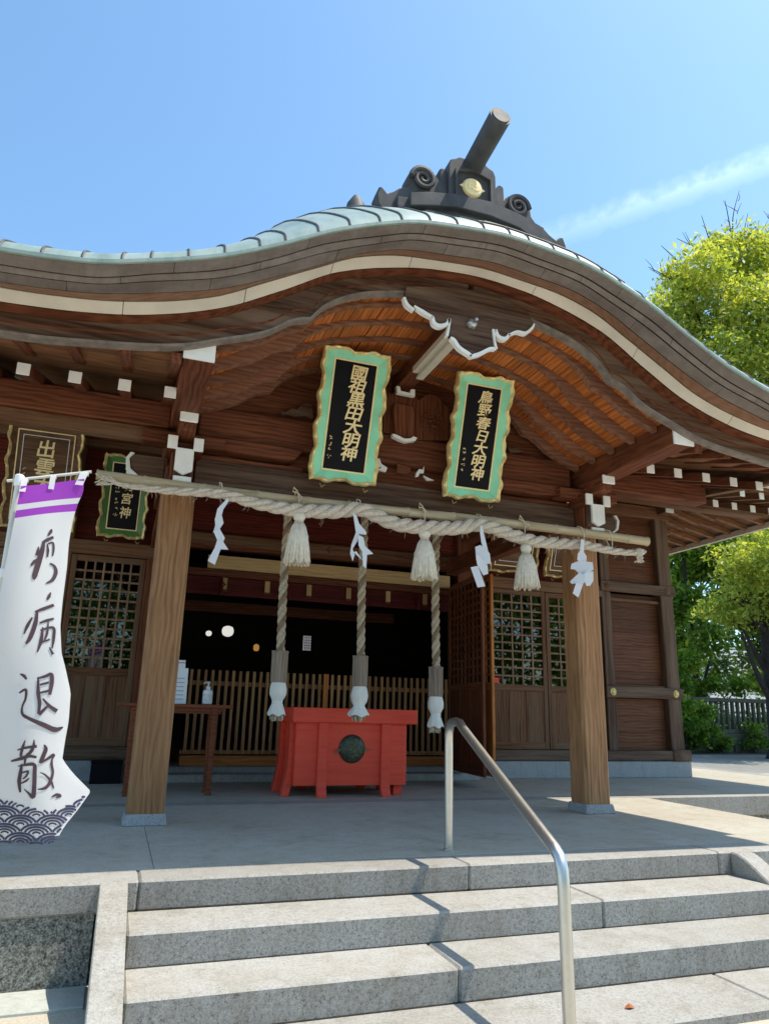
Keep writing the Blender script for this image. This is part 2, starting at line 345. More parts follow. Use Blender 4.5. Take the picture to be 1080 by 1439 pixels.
# cloth, thin and light-passing
def cloth(name, col, tr=0.35):
    mt = bpy.data.materials.new(name); mt.use_nodes = True; t = mt.node_tree; t.nodes.clear()
    o_ = nn(t, 'ShaderNodeOutputMaterial'); d = nn(t, 'ShaderNodeBsdfDiffuse'); s_ = nn(t, 'ShaderNodeBsdfTranslucent'); x = nn(t, 'ShaderNodeMixShader')
    d.inputs[0].default_value = (*col, 1); s_.inputs[0].default_value = (*col, 1); x.inputs[0].default_value = tr
    t.links.new(d.outputs[0], x.inputs[1]); t.links.new(s_.outputs[0], x.inputs[2]); t.links.new(x.outputs[0], o_.inputs[0]); return mt
M['banner'] = cloth('banner cloth', (0.84, 0.815, 0.80)); M['bannerpurple'] = cloth('purple banner cloth', (0.42, 0.08, 0.55), 0.3)
M['shide'] = cloth('shide paper', (0.84, 0.86, 0.90), 0.25)
# window glass
mt = bpy.data.materials.new('window glass'); mt.use_nodes = True; t = mt.node_tree; t.nodes.clear()
o_ = nn(t, 'ShaderNodeOutputMaterial'); tr = nn(t, 'ShaderNodeBsdfTransparent'); gl = nn(t, 'ShaderNodeBsdfGlossy'); fr = nn(t, 'ShaderNodeFresnel'); x = nn(t, 'ShaderNodeMixShader')
gl.inputs['Roughness'].default_value = 0.01; fr.inputs[0].default_value = 1.75; tr.inputs[0].default_value = (0.55, 0.55, 0.55, 1)
t.links.new(fr.outputs[0], x.inputs[0]); t.links.new(tr.outputs[0], x.inputs[1]); t.links.new(gl.outputs[0], x.inputs[2]); t.links.new(x.outputs[0], o_.inputs[0]); M['glass'] = mt
def emis(name, col, s):
    mt = bpy.data.materials.new(name); mt.use_nodes = True; b = mt.node_tree.nodes['Principled BSDF']
    b.inputs['Emission Color'].default_value = (*col, 1); b.inputs['Emission Strength'].default_value = s; b.inputs['Base Color'].default_value = (*col, 1); return mt
M['lampglow'] = emis('lit lantern paper', (1.0, 0.97, 0.9), 0.22); M['lampwarm'] = emis('warm small lamp', (1.0, 0.5, 0.12), 0.1)
def leafmat(name, a, b_, c_, tr=0.45):
    mt = bpy.data.materials.new(name); mt.use_nodes = True; t = mt.node_tree; t.nodes.clear()
    o_ = nn(t, 'ShaderNodeOutputMaterial'); d = nn(t, 'ShaderNodeBsdfPrincipled'); s_ = nn(t, 'ShaderNodeBsdfTranslucent'); x = nn(t, 'ShaderNodeMixShader')
    at = nn(t, 'ShaderNodeAttribute'); at.attribute_name = 'tone'
    v = coords(t, (1, 1, 1), False); n = noise(t, v, 0.55, 3)
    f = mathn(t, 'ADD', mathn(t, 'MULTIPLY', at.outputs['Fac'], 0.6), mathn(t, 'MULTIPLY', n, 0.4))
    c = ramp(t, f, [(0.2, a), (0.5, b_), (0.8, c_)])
    d.inputs['Roughness'].default_value = 0.5; d.inputs['Specular IOR Level'].default_value = 0.35
    t.links.new(c, d.inputs['Base Color']); t.links.new(mixc(t, 1.0, c, (1.5, 1.35, 0.55), 'MULTIPLY'), s_.inputs[0]); x.inputs[0].default_value = tr
    t.links.new(d.outputs[0], x.inputs[1]); t.links.new(s_.outputs[0], x.inputs[2]); t.links.new(x.outputs[0], o_.inputs[0]); return mt
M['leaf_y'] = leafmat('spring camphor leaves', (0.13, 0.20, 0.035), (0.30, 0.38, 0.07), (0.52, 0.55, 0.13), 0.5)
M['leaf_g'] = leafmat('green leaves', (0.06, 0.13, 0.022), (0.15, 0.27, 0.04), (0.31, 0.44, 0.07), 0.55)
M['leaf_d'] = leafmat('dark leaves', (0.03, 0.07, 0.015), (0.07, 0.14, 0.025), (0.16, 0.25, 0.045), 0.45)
M['bark'] = plain('bark', (0.032, 0.025, 0.02), 0.9, nz=0.4, ns=5, bs=0.6)

# ================================================================== ground, platforms, steps
g = MB(); g.grid([[(x, y, -0.5) for y in (-150, -20, 0, 20, 60, 300)] for x in (-150, -20, 0, 20, 60, 300)])
part('ground', g, M['ground'], kind='structure')
KX0, KX1, KY0, KY1 = -1.2, 6.06, 4.5, 7.6
def slab(parent, x0, x1, y0, y1, z0, z1, mt='granite', bev=0.006, name='stone_block'):
    o = part(name, MB().box(x0+.0015, x1-.0015, y0+.0015, y1-.0015, z0, z1), [M[mt], M['granite_face']], parent, bev)
    if mt == 'granite':                       # darker granite on side faces, lighter on tops
        for p_ in o.data.polygons: p_.material_index = 1 if p_.normal.z < .5 else 0
    return o
def setting(name): 
    o = bpy.data.objects.new(name, None); COL.objects.link(o); o['kind'] = 'structure'; WP[o.name] = Vector((0, 0, 0)); return o
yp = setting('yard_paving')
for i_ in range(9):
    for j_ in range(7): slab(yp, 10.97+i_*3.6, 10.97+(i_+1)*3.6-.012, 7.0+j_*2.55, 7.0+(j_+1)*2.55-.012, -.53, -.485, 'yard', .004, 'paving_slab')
pf = setting('porch_platform')
edges = [-1.2, 0.23, 2.21, 4.19, 6.06]
for a, b_ in zip(edges, edges[1:]):
    slab(pf, a, b_, 4.5, 4.80, -0.155, 0, 'granite', 0.012)
fx = [-1.2, 0.32, 4.40, 6.06]; fy = [4.80, 7.6]
for a, b_ in zip(fx, fx[1:]):
    for c_, d_ in zip(fy, fy[1:]): slab(pf, a, b_, c_, d_, -0.155, -0.001, 'granite_floor', 0.003, 'floor_slab')
part('pebble_wall', MB().box(-1.19, 0.02, 4.518, 7.58, -0.5, -0.157).box(4.46, 6.05, 4.512, 7.58, -0.5, -0.157).box(0.02, 4.46, 4.60, 7.58, -0.5, -0.157), M['pebble'], pf)
part('kerb', MB().box(-3, 0.02, 4.22, 4.508, -0.52, -0.485), M['curb'], pf, 0.004)
st = setting('stone_steps')
for k, (y0, y1, z) in enumerate(((4.09, 4.498, -0.15), (3.68, 4.088, -0.30), (3.20, 3.678, -0.45))):
    xs = ([0.175, 2.9, 4.285], [0.175, 1.75, 4.285], [0.175, 3.3, 4.285])[k]
    for a, b_ in zip(xs, xs[1:]):
        slab(st, a, b_, y0, y1, z-0.16, z, 'granite', 0.012)
part('step_core', MB().box(0.2, 4.26, 4.2, 4.59, -0.5, -0.32).box(0.2, 4.26, 3.8, 4.19, -0.5, -0.47), M['granite'], st)
# left wing stone: straight slope; right wing stone: rounded top
p = [(4.499, -0.165), (4.499, 0.0), (4.36, -0.032), (3.1, -0.49), (3.05, -0.5), (4.1, -0.5)]
part('wing_stone', MB().prism(p, 'x', 0.03, 0.172), M['granite'], st, 0.006)
p = [(4.499, -0.155), (4.499, 0.0), (4.43, -0.004), (4.36, -0.03), (4.28, -0.075), (4.15, -0.15), (3.3, -0.48), (3.25, -0.5), (4.1, -0.5)]
part('wing_stone', MB().prism(p, 'x', 4.29, 4.455), M['granite'], st, 0.010)
hp = setting('hall_platform')
for a, b_ in zip([-7, -1.2, 6.06, 8.5, 10.95], [-1.2, 6.06, 8.5, 10.95, 10.95][:4]):
    slab(hp, a, b_, 7.6, 7.87, -0.235, 0, 'granite', 0.01)
for a, b_ in zip([-7, 0.32, 4.4, 7.5], [0.32, 4.4, 7.5, 10.68]):
    slab(hp, a, b_, 7.87, 10.4, -0.235, -0.001, 'granite_floor', 0.003, 'floor_slab')
slab(hp, 10.68, 10.95, 7.87, 21, -0.235, 0, 'granite', 0.008)
slab(hp, -7, 10.68, 10.4, 21, -0.235, -0.002, 'granite_floor', 0.003, 'floor_slab')
part('wall_under_slab', MB().box(-6.95, -1.25, 7.66, 21, -0.5, -0.237).box(6.1, 10.9, 7.66, 21, -0.5, -0.237), M['pebble'], hp)
# low granite plinth the hall walls stand on
part('plinth', MB().box(5.0, 8.93, 10.0, 10.5, 0, 0.245), M['granite_blue'], hp, 0.008)
part('plinth', MB().box(8.65, 8.93, 10.502, 18.5, 0, 0.245), M['granite_blue'], hp, 0.008)
part('plinth', MB().box(-6.0, 0.30, 10.0, 10.5, 0, 0.245), M['granite_blue'], hp, 0.008)
part('door_step', MB().box(0.32, 4.98, 9.78, 10.08, 0, 0.095), M['granite_blue'], hp, 0.008)
part('door_step', MB().box(0.32, 4.98, 10.082, 10.6, 0, 0.165), M['granite_blue'], hp, 0.008)

# ================================================================== the shrine building
XC = 2.44
B_ = empty('shrine_building', (XC, 6.5, 0), 'brown timber shrine hall with a curved cusped porch roof of green copper', 'shrine')
def sp(name, mb, m_, par=None, bev=0.0, **k): return part(name, mb, M[m_] if isinstance(m_, str) else m_, par or B_, bev, **k)
def pchip(xs, ys):
    xs = np.array(xs, float); ys = np.array(ys, float); h = np.diff(xs); d = np.diff(ys)/h; mm = np.zeros(len(xs))
    for i in range(1, len(xs)-1): mm[i] = 0 if d[i-1]*d[i] <= 0 else (h[i-1]+h[i])/(h[i-1]/d[i]+h[i]/d[i-1])
    mm[0] = 0; mm[-1] = d[-1]
    def f(x):
        x = np.asarray(x, float); i = np.clip(np.searchsorted(xs, x)-1, 0, len(xs)-2); t = (x-xs[i])/h[i]
        return ys[i]*(1+2*t)*(1-t)**2+mm[i]*h[i]*t*(1-t)**2+ys[i+1]*t*t*(3-2*t)+mm[i+1]*h[i]*t*t*(t-1)
    return f
Cf = pchip([0, .4, .8, 1.2, 1.62, 2.03, 2.35, 2.75, 3.15, 3.5, 4.2], [4.42, 4.39, 4.305, 4.165, 3.905, 3.67, 3.55, 3.455, 3.41, 3.395, 3.42])
Bf = pchip([0, .35, .7, 1.0, 1.15, 1.28, 1.37], [4.255, 4.24, 4.175, 4.085, 4.005, 3.905, 3.785])
Bf2 = pchip([1.37, 1.48, 1.68, 2.03, 2.25, 2.8, 3.4, 4.2], [3.785, 3.755, 3.615, 3.47, 3.385, 3.29, 3.24, 3.25])
def bz(u): return float(Bf(u)) if u < 1.37 else float(Bf2(u))
RX0, RX1 = XC-3.88, XC+3.88
def curve_pts(x0, x1, off, n=90, base=Cf):
    xs = np.linspace(x0, x1, n); P = []
    for x in xs:
        u = abs(x-XC); z = float(base(u)); e = 0.01; dz = (float(base(abs(x+e-XC)))-float(base(abs(x-e-XC))))/(2*e)
        nrm = np.array([-dz, 1])/sqrt(1+dz*dz); tf = 1-0.22*min(u/3.4, 1); P.append((x+nrm[0]*off*tf, z+nrm[1]*off*tf))
    return P
def layer(x0, x1, o0, o1, yf, yb, n=90):
    mb = MB(); mb.strip(curve_pts(x0, x1, o0, n), curve_pts(x0, x1, o1, n), 'y', yf, yb); return mb
# the thick eave edge leans outwards: five profile lines, each with its own depth
KU = [0, .35, .7, 1.05, 1.4, 1.75, 2.1, 2.5, 2.9, 3.4, 4.0]
EDGE = {'cream_top': (4.65, [4.450, 4.425, 4.386, 4.287, 4.097, 3.894, 3.695, 3.563, 3.486, 3.452, 3.45]),
        'brown_top': (4.49, [4.402, 4.372, 4.332, 4.218, 4.025, 3.828, 3.659, 3.534, 3.441, 3.40, 3.39]),
        'grey_low': (4.38, [4.429, 4.395, 4.347, 4.215, 4.055, 3.856, 3.680, 3.556, 3.443, 3.405, 3.39]),
        'grey_mid': (4.33, [4.452, 4.417, 4.371, 4.248, 4.097, 3.890, 3.711, 3.580, 3.460, 3.425, 3.41]),
        'lip': (4.24, [4.465, 4.438, 4.390, 4.275, 4.118, 3.918, 3.745, 3.605, 3.500, 3.455, 3.44])}
ED = {k: (y, pchip(KU, z)) for k, (y, z) in EDGE.items()}; ED['cream_low'] = (4.73, Cf)
def band(x0, x1, k0, k1, n=24, dy0=0.0, dz0=0.0, dy1=0.0, dz1=0.0, off=(.05, .07)):
    (ya, fa), (yb, fb) = ED[k0], ED[k1]; X_ = np.linspace(x0, x1, n); mb = MB(); vs = []
    for x in X_:
        u = abs(x-XC); za, zb = float(fa(u))+dz0, float(fb(u))+dz1
        vs += [(x, ya+dy0, za), (x, yb+dy1, zb), (x, yb+dy1+off[0], zb+off[1]), (x, ya+dy0+off[0], za+off[1])]
    fs = [(4*i+q, 4*i+(q+1) % 4, 4*i+4+(q+1) % 4, 4*i+4+q) for i in range(n-1) for q in range(4)]+[(3, 2, 1, 0), (4*n-4, 4*n-3, 4*n-2, 4*n-1)]
    return mb.add(vs, fs)
js = [RX0, -0.25, 0.55, 1.18, 1.82, 2.95, 3.95, 4.95, 5.9, RX1]
for a, b_ in zip(js, js[1:]): sp('cream_fascia', band(a+.002, b_-.002, 'cream_low', 'cream_top', dy1=.004), 'cream', bev=0.002)
sp('brown_fascia', band(RX0, RX1, 'cream_top', 'brown_top', 120, dz0=.006), 'brownband')
js2 = list(np.linspace(RX0, RX1, 10))
for k, (k0, k1) in enumerate((('brown_top', 'grey_low'), ('grey_low', 'grey_mid'), ('grey_mid', 'lip'))):
    for i, (a, b_) in enumerate(zip(js2, js2[1:])):
        sh = 0.31*k; aa = a if i == 0 else a+sh; bb = b_ if i == len(js2)-2 else b_+sh
        sp('edge_course', band(aa+.001, bb-.001, k0, k1, dy0=-.010, dz0=-.004, dy1=.004, dz1=-.001), 'copperbrown', bev=0.003)
sp('fascia_soffit', layer(RX0, RX1, 0.004, 0.03, 4.755, 4.95), 'dark_x')
sp('edge_backing', band(RX0+.01, RX1-.01, 'brown_top', 'lip', 120, dz0=.02, dz1=.02, dy1=.02, off=(.03, .03)), 'black')
# bargeboard with its cusped lower edge, built in three lengths, and the pale worn lip under it
xs = sorted(set(list(np.linspace(RX0, RX1, 150))+[XC-1.37, XC+1.37]))
def bargeboard(a, b_):
    X = [x for x in xs if a <= x <= b_]; mb = MB()
    mb.strip([(x, bz(abs(x-XC))+.018) for x in X], [(x, float(Cf(abs(x-XC)))+.002) for x in X], 'y', 4.865, 4.93); return mb
for a, b_ in ((RX0, XC), (XC, RX1)): sp('bargeboard', bargeboard(a-.01, b_+.01), 'grey_x')
lp = MB(); X = xs
lp.strip([(x, bz(abs(x-XC))) for x in X], [(x, bz(abs(x-XC))+.020) for x in X], 'y', 4.85, 4.935)
sp('bargeboard_lip', lp, plain('worn pale edge', (0.25, 0.205, 0.175), 0.6, nz=0.3, ns=12))
lp = MB()
lp.strip([(x, bz(abs(x-XC))+.085) for x in X if abs(x-XC) < 3.8], [(x, bz(abs(x-XC))+.10) for x in X if abs(x-XC) < 3.8], 'y', 4.86, 4.868)
sp('bargeboard_moulding', lp, 'dark_x')
# copper roof sheet: a rounded lip, then a slope that runs back to the hall roof
def lipz(x): return float(ED['lip'][1](abs(x-XC)))+.012
def rise(d, u):
    s0 = float(np.interp(u, [0, .6, 1.1, 1.5, 1.85, 2.4, 3.2, 4.0], [.88, .875, .86, .815, .745, .66, .62, .60]))
    return .05*(1-math.exp(-d/.03))+s0*d-0.06*d*d
ds = [0, .03, .07, .12, .18, .26, .36, .5, .7, 1.0, 1.4, 2.0, 2.8, 3.8, 5.0]
cp = [(x, lipz(x)) for x in np.linspace(RX0, RX1, 140)]
def csurf(x, z, d, lift=0.0):
    return (x, 4.232+d, z+rise(d, abs(x-XC))+lift)
mb = MB(); mb.grid([[csurf(x, z+.012, d) for d in ds] for x, z in cp])
rf = sp('copper_roof', mb, 'copper', smooth='all', fix=False)
lb = MB(); Xl = np.linspace(RX0, RX1, 120); lb.strip([(x, lipz(x)-.012) for x in Xl], [(x, lipz(x)+.016) for x in Xl], 'y', 4.222, 4.246); sp('copper_lip', lb, 'copper', bev=0.003)
# standing seams, each a rounded rib over the sheet
for k in range(37):
    s_ = -3.78+k*0.21
    x = XC+s_
    if abs(s_) > 3.8: continue
    i = int(round((x-RX0)/(RX1-RX0)*139)); xx, zz = cp[max(0, min(139, i))]
    pts = [csurf(xx, zz+.018, d) for d in ds[:13]]
    seam = MB().tube([Vector(p) for p in pts], 0.0085, 5)
    sp('roof_seam', seam, 'tile', smooth=True)
# stepped pads along the crown
for k in range(3):
    d0 = 0.10+0.13*k; hw = 1.15-0.12*k; mb = MB()
    Xp = np.linspace(XC-hw+0.95, XC+hw, 40)
    P = [[csurf(x, lipz(x), d0, 0.018), csurf(x, lipz(x), d0+.085, 0.020), ] for x in Xp]
    low = [[csurf(x, lipz(x), d0-.002, 0.004), csurf(x, lipz(x), d0, 0.018)] for x in Xp]
    mb.grid(low); mb.grid(P); sp('ridge_pad', mb, 'copper', fix=False)
    sp('pad_seam', MB().tube([Vector(q[1])+Vector((0, -.004, .0)) for q in low], .008, 5), 'tile', smooth=True)

# --- ridge ornament
O_Y = 5.02
orn = MB()
def oc(x): return 5.26-0.135*(x-2.50)**2-0.012*(x-2.50)        # top of the curved base
bx = np.linspace(1.78, 3.30, 30)
mb = MB().strip([(x, oc(x)-.14) for x in bx], [(x, oc(x)-0.035) for x in bx], 'y', O_Y-.10, O_Y+.22)
ridge = sp('ridge_ornament', mb, 'tile', bev=0.008)
bp_ = [(577, 288), (600, 288), (640, 290), (690, 303), (730, 320), (764, 345), (764, 320), (730, 300), (690, 283), (640, 272), (600, 269), (577, 270)]
sp('curved_plinth', MB().prism([on(x, y, 1, 4.86)[[0, 2]] for x, y in bp_], 'y', 4.86, 5.15), 'tile', ridge, bev=0.006)
def wing(sg):
    c0 = XC+.06
    pr = [(0.30, -.05), (0.30, .42), (0.37, .52), (0.425, .50), (0.43, .34), (0.50, .42), (0.60, .45), (0.70, .43), (0.77, .34), (0.78, .24),
          (0.85, .17), (0.95, .15), (1.02, .10), (1.10, .07), (1.16, .14), (1.20, .16), (1.24, .05), (1.22, -.07), (1.15, -.17), (1.02, -.20), (0.98, -.10), (0.80, -.12), (0.55, -.08)]
    return [(c0+sg*a*(0.72 if sg < 0 else 0.80), oc(c0+sg*a*.75)+b_*0.78-.02) for a, b_ in pr]
for sg in (-1, 1):
    sp('cloud_wing', MB().prism(wing(sg), 'y', O_Y-.05, O_Y+.10), 'tile', ridge, bev=0.014)
    cx = XC+.06+sg*0.47; cz = oc(cx)+.20
    pts = []
    for k in range(44):
        a = k*0.30; r = 0.115*(1-k/50); pts.append((cx+sg*r*cos(a), O_Y-.075, cz+r*sin(a)))
    sp('scroll_disc', MB().lathe([(.09, -.045), (.125, -.03), (.135, 0), (.135, .12)], (cx, O_Y-.0, cz), 22, axis='y'), 'tile', ridge, smooth=True)
    sp('scroll', MB().tube(pts, [0.026-.0003*k for k in range(44)], 6), 'tile', ridge, smooth=True)
cz = oc(XC+.06)+.045
pr = [(-.235, -.05), (-.235, .36), (-.215, .41), (-.16, .435), (-.13, .46), (.13, .46), (.16, .435), (.215, .41), (.235, .36), (.235, -.05)]
c0 = XC+.06
sp('centre_block', MB().prism([(c0+a, cz+b_) for a, b_ in pr], 'y', O_Y-.09, O_Y+.14), 'tile', ridge, bev=0.01)
fr = MB()
inn = [(-.16, .0), (-.16, .27), (0, .315), (.16, .27), (.16, .0)]; ou = [(-.185, .0), (-.185, .295), (0, .345), (.185, .295), (.185, .0)]
fr.strip([(c0+a, cz+b_) for a, b_ in inn], [(c0+a, cz+b_) for a, b_ in ou], 'y', O_Y-.125, O_Y-.088)
sp('niche_frame', fr, 'tile', ridge, bev=0.003)
cz += .02; cr = MB().lathe([(0.02, -.030), (0.085, -.026), (0.096, -.012), (0.098, 0.0)], (c0-.01, O_Y-.092, cz+.13), 24, axis='y')
cr.prism([(c0-.10, cz+.15), (c0-.135, cz+.13), (c0-.10, cz+.11)], 'y', O_Y-.105, O_Y-.092).prism([(c0+.08, cz+.11), (c0+.115, cz+.13), (c0+.08, cz+.15)], 'y', O_Y-.105, O_Y-.092)
for k in range(3):
    a0 = k*2*pi/3
    cr.tube([(c0-.01+(.02+.045*q/5)*cos(a0+q*.35), O_Y-.122, cz+.13+(.02+.045*q/5)*sin(a0+q*.35)) for q in range(6)], [.012, .011, .009, .007, .005, .003], 6)
sp('round_crest', cr, 'gold_flat', ridge, smooth=True)
a, b_ = Vector((XC+.06, O_Y+.30, 5.64)), Vector((XC+.07, 4.42, 5.80))
cyl = MB().tube([a, a.lerp(b_, .5), b_-(b_-a).normalized()*.03, b_], [.092, .095, .098, .098], 24)
e_ = (b_-a).normalized(); cyl.tube([b_+e_*.0005, b_+e_*.010], [.082, .078], 24)
sp('ridge_cylinder', cyl, 'tile', ridge, smooth=True)
rb = MB().box(XC-.16, XC+.28, O_Y+.14, 9.0, 4.9, 5.35)
sp('ridge_beam_cover', rb, 'tile', ridge, bev=0.03)

# --- hanging pendant board (gable fish) with white carved edge
gp = sp('gable_pendant', MB().prism([on(x, y, 1, 4.84)[[0, 2]] for x, y in ((566, 421), (572, 432), (581, 438), (586, 434), (607, 447), (604, 455), (612, 462), (622, 461), (628, 455), (630, 474), (636, 478), (641, 489), (655, 500), (662, 503), (684, 494), (689, 488), (695, 492), (692, 470), (700, 477), (710, 477), (713, 471), (722, 469), (733, 472), (744, 463), (748, 457), (740, 440), (690, 412), (620, 404), (570, 404))], 'y', 4.82, 4.862), 'grey_x', bev=0.004)
def ribbon(pts, wds, y0=4.80, y1=4.845):
    mb = MB(); L, R_ = [], []
    for i, p in enumerate(pts):
        a = Vector(pts[max(i-1, 0)]); b2 = Vector(pts[min(i+1, len(pts)-1)]); d = (b2-a).normalized(); nrm = Vector((-d.y, d.x))
        L.append(Vector(p)+nrm*wds[i]/2); R_.append(Vector(p)-nrm*wds[i]/2)
    mb.strip([tuple(v) for v in L], [tuple(v) for v in R_], 'y', y0, y1); return mb
def smoothpts(pp, k=4):
    P = [Vector(p) for p in pp]; out_ = []
    for i in range(len(P)-1):
        p0, p1, p2, p3 = P[max(i-1, 0)], P[i], P[i+1], P[min(i+2, len(P)-1)]
        for j in range(k):
            t = j/k; out_.append(0.5*((2*p1)+(p2-p0)*t+(2*p0-5*p1+4*p2-p3)*t*t+(3*p1-p0-3*p2+p3)*t**3))
    out_.append(P[-1]); return out_
for pp, ww in (([(566, 420), (570, 430), (580, 438)], (5, 7, 5)), ([(580, 432), (592, 440), (606, 448)], (3, 7, 5)),
               ([(606, 447), (608, 456), (616, 460), (626, 457), (629, 450)], (5, 8, 8, 6, 5)), ([(629, 450), (629, 460), (626, 474)], (7, 3, 5)),
               ([(631, 477), (636, 480), (643, 490), (656, 499), (660, 502)], (6, 7, 7, 7, 6)), ([(658, 503), (672, 499), (686, 492), (694, 492)], (6, 7, 6, 5)),
               ([(692, 465), (692, 478), (695, 492)], (8, 3, 5)), ([(694, 465), (698, 475), (708, 478), (713, 471)], (5, 8, 8, 4)), ([(712, 473), (724, 468), (736, 470), (745, 463), (748, 457)], (4, 5, 6, 5, 2))):
    P = [Vector(on(x, y, 1, 4.83)[[0, 2]]) for x, y in pp]; q = smoothpts(P, 4)
    wi = np.interp(np.linspace(0, 1, len(q)), np.linspace(0, 1, len(ww)), ww)
    sp('white_edge', ribbon(q, [x*.0043 for x in wi]), 'white', gp)
nc = on(663, 455, 1, 4.8); nail = MB()
nail.lathe([(0.045, .03), (0.047, 0.0), (0.038, -.02), (0.016, -.03), (0.016, -.085), (0.004, -.09)], (nc[0], 4.80, nc[2]), 6, axis='y')
sp('hexagonal_nail_cap', nail, 'silver', gp)

# --- posts of the porch
def post(xc, lab):
    c = 0.028; h = 0.145
    def oct_(z): return [(xc-h+c, 6.42, z), (xc+h-c, 6.42, z), (xc+h, 6.42+c, z), (xc+h, 6.71-c, z), (xc+h-c, 6.71, z), (xc-h+c, 6.71, z), (xc-h, 6.71-c, z), (xc-h, 6.42+c, z)]
    mb = MB(); mb.v = oct_(0.085)+oct_(2.84); mb.f = [tuple(range(7, -1, -1)), tuple(range(8, 16))]+[(i, (i+1) % 8, 8+(i+1) % 8, 8+i) for i in range(8)]; mb.mi = [0]*10
    o = sp('porch_post', mb, 'post_z', label=lab)
    b2 = MB(); a = .17; t_ = .155
    b2.add([(xc-a, 6.395, 0), (xc+a, 6.395, 0), (xc+a, 6.735, 0), (xc-a, 6.735, 0), (xc-t_, 6.41, .085), (xc+t_, 6.41, .085), (xc+t_, 6.72, .085), (xc-t_, 6.72, .085)], [(0, 3, 2, 1), (4, 5, 6, 7), (0, 1, 5, 4), (1, 2, 6, 5), (2, 3, 7, 6), (3, 0, 4, 7)])
    sp('base_stone', b2, 'granite_blue', o, bev=0.006); return o
post(0.32, 'post at the left end of the porch, darker knots'); post(4.57, 'post at the right end of the porch')
# lintels
sp('lower_beam', MB().box(0.44, 4.46, 6.45, 6.68, 2.85, 3.10), 'grey_x', bev=0.008)
sp('upper_beam', MB().box(0.43, 4.44, 6.45, 6.70, 3.31, 3.63), 'dark_x', bev=0.02)
for a, b_ in ((0.45, 1.45), (1.5, 1.95), (2.95, 3.4), (3.45, 4.43)):
    sp('beam_rail', MB().box(a, b_, 6.50, 6.66, 3.10, 3.16), 'dark_x', bev=0.006)
sp('back_board', MB().box(0.45, 4.45, 6.58, 6.62, 3.10, 3.31), 'dark_x')
for x0, sg in ((0.47, 1), (4.41, -1)):       # curved brackets under the upper beam by each post
    pr = [(0, 3.315), (.95, 3.315), (.93, 3.27), (.88, 3.20), (.80, 3.175), (.45, 3.185), (.15, 3.205), (0, 3.21)]
    sp('bracket_arm', MB().prism([(x0+sg*a, z) for a, z in pr], 'y', 6.40, 6.58), 'dark_x', bev=0.01)
    sp('small_strut', MB().box(x0+sg*1.28-.04, x0+sg*1.28+.04, 6.45, 6.6, 3.16, 3.31), 'dark_z')
# heads of the posts: noses, blocks and white painted ends
def bracket_set(xc, k):
    o = sp('post_bracket', MB().box(xc-.10, xc+.10, 6.30, 6.8, 2.842, 3.10), 'dark_z', bev=0.01)
    xa = xc+.005
    sp('bearing_block', MB().box(xc-.13, xc+.13, 6.28, 6.80, 3.10, 3.17), 'dark_x', o, bev=0.01)
    sp('cross_arm', MB().box(xc-.36, xc+.36, 6.32, 6.50, 3.17, 3.28), 'dark_x', o, bev=0.01)
    sp('nose', MB().prism([(6.215, 2.905), (6.215, 3.10), (6.45, 3.10), (6.45, 2.85), (6.30, 2.862)], 'x', xa-.075, xa+.075), 'grey_y', o, bev=0.004)
    w_ = MB().prism([(xa-.077, 2.885), (xa-.077, 3.085), (xa+.077, 3.085), (xa+.077, 2.885), (xa, 2.845)], 'y', 6.18, 6.214); sp('white_end', w_, 'white', o, bev=0.003)
    sp('white_end', MB().box(xa-.077, xa+.077, 6.20, 6.23, 2.775, 2.835), 'white', o, bev=0.004)
    for s2 in (-1, 1):
        sp('white_end', MB().box(xa+s2*.11-.042, xa+s2*.11+.042, 6.17, 6.195, 3.07, 3.19), 'white', o, bev=0.004)
        sp('side_block', MB().box(xa+s2*.11-.04, xa+s2*.11+.04, 6.196, 6.5, 3.075, 3.185), 'dark_y', o, bev=0.004)
    sp('beam_nose', MB().box(xc-.07, xc+.07, 6.02, 6.4, 3.19, 3.30), 'dark_y', o, bev=0.01)
    sp('beam_nose', MB().box(xc-.075, xc+.075, 5.99, 6.4, 3.255, 3.345), 'dark_y', o, bev=0.01)
    sp('white_end', MB().box(xc-.076, xc+.076, 5.965, 5.988, 3.252, 3.348), 'white', o, bev=0.01)
    sg = -1 if k == 0 else 1               # carved nose on the outer side
    sp('outer_nose', MB().prism([(xc+sg*.14, 2.86), (xc+sg*.14, 3.07), (xc+sg*.40, 3.07), (xc+sg*.44, 3.02), (xc+sg*.42, 2.93), (xc+sg*.36, 2.88)], 'y', 6.46, 6.62), 'grey_x', o, bev=0.01)
    sp('white_end', MB().prism([(xc+sg*.405, 3.075), (xc+sg*.445, 3.02), (xc+sg*.425, 2.925), (xc+sg*.355, 2.872), (xc+sg*.39, 2.872), (xc+sg*.455, 2.92), (xc+sg*.475, 3.02), (xc+sg*.44, 3.08)], 'y', 6.45, 6.63), 'white', o, bev=0.003)
    return o
bracket_set(0.32, 0); bracket_set(4.57, 1)
# beams that run from the posts out to the bargeboard, white painted fronts
for xc in (0.29, 4.63):
    o = sp('outrigger_beam', MB().box(xc-.11, xc+.11, 4.955, 9.4, 3.335, 3.62), 'post_y' if 0 else 'dark_y', bev=0.008)
    sp('white_end', MB().box(xc-.112, xc+.112, 4.932, 4.953, 3.333, 3.60), 'white', o, bev=0.003)
# purlins along the building at the posts
sp('purlin', MB().box(RX0+.2, 0.18, 6.36, 6.56, 3.32, 3.56), 'dark_x', bev=0.01)
pu = sp('purlin', MB().box(4.74, 6.22, 6.36, 6.56, 3.34, 3.56), 'dark_x', bev=0.01)
sp('purlin_rail', MB().box(RX0+.2, 0.18, 6.40, 6.50, 3.19, 3.315), 'hall_x', bev=0.006)
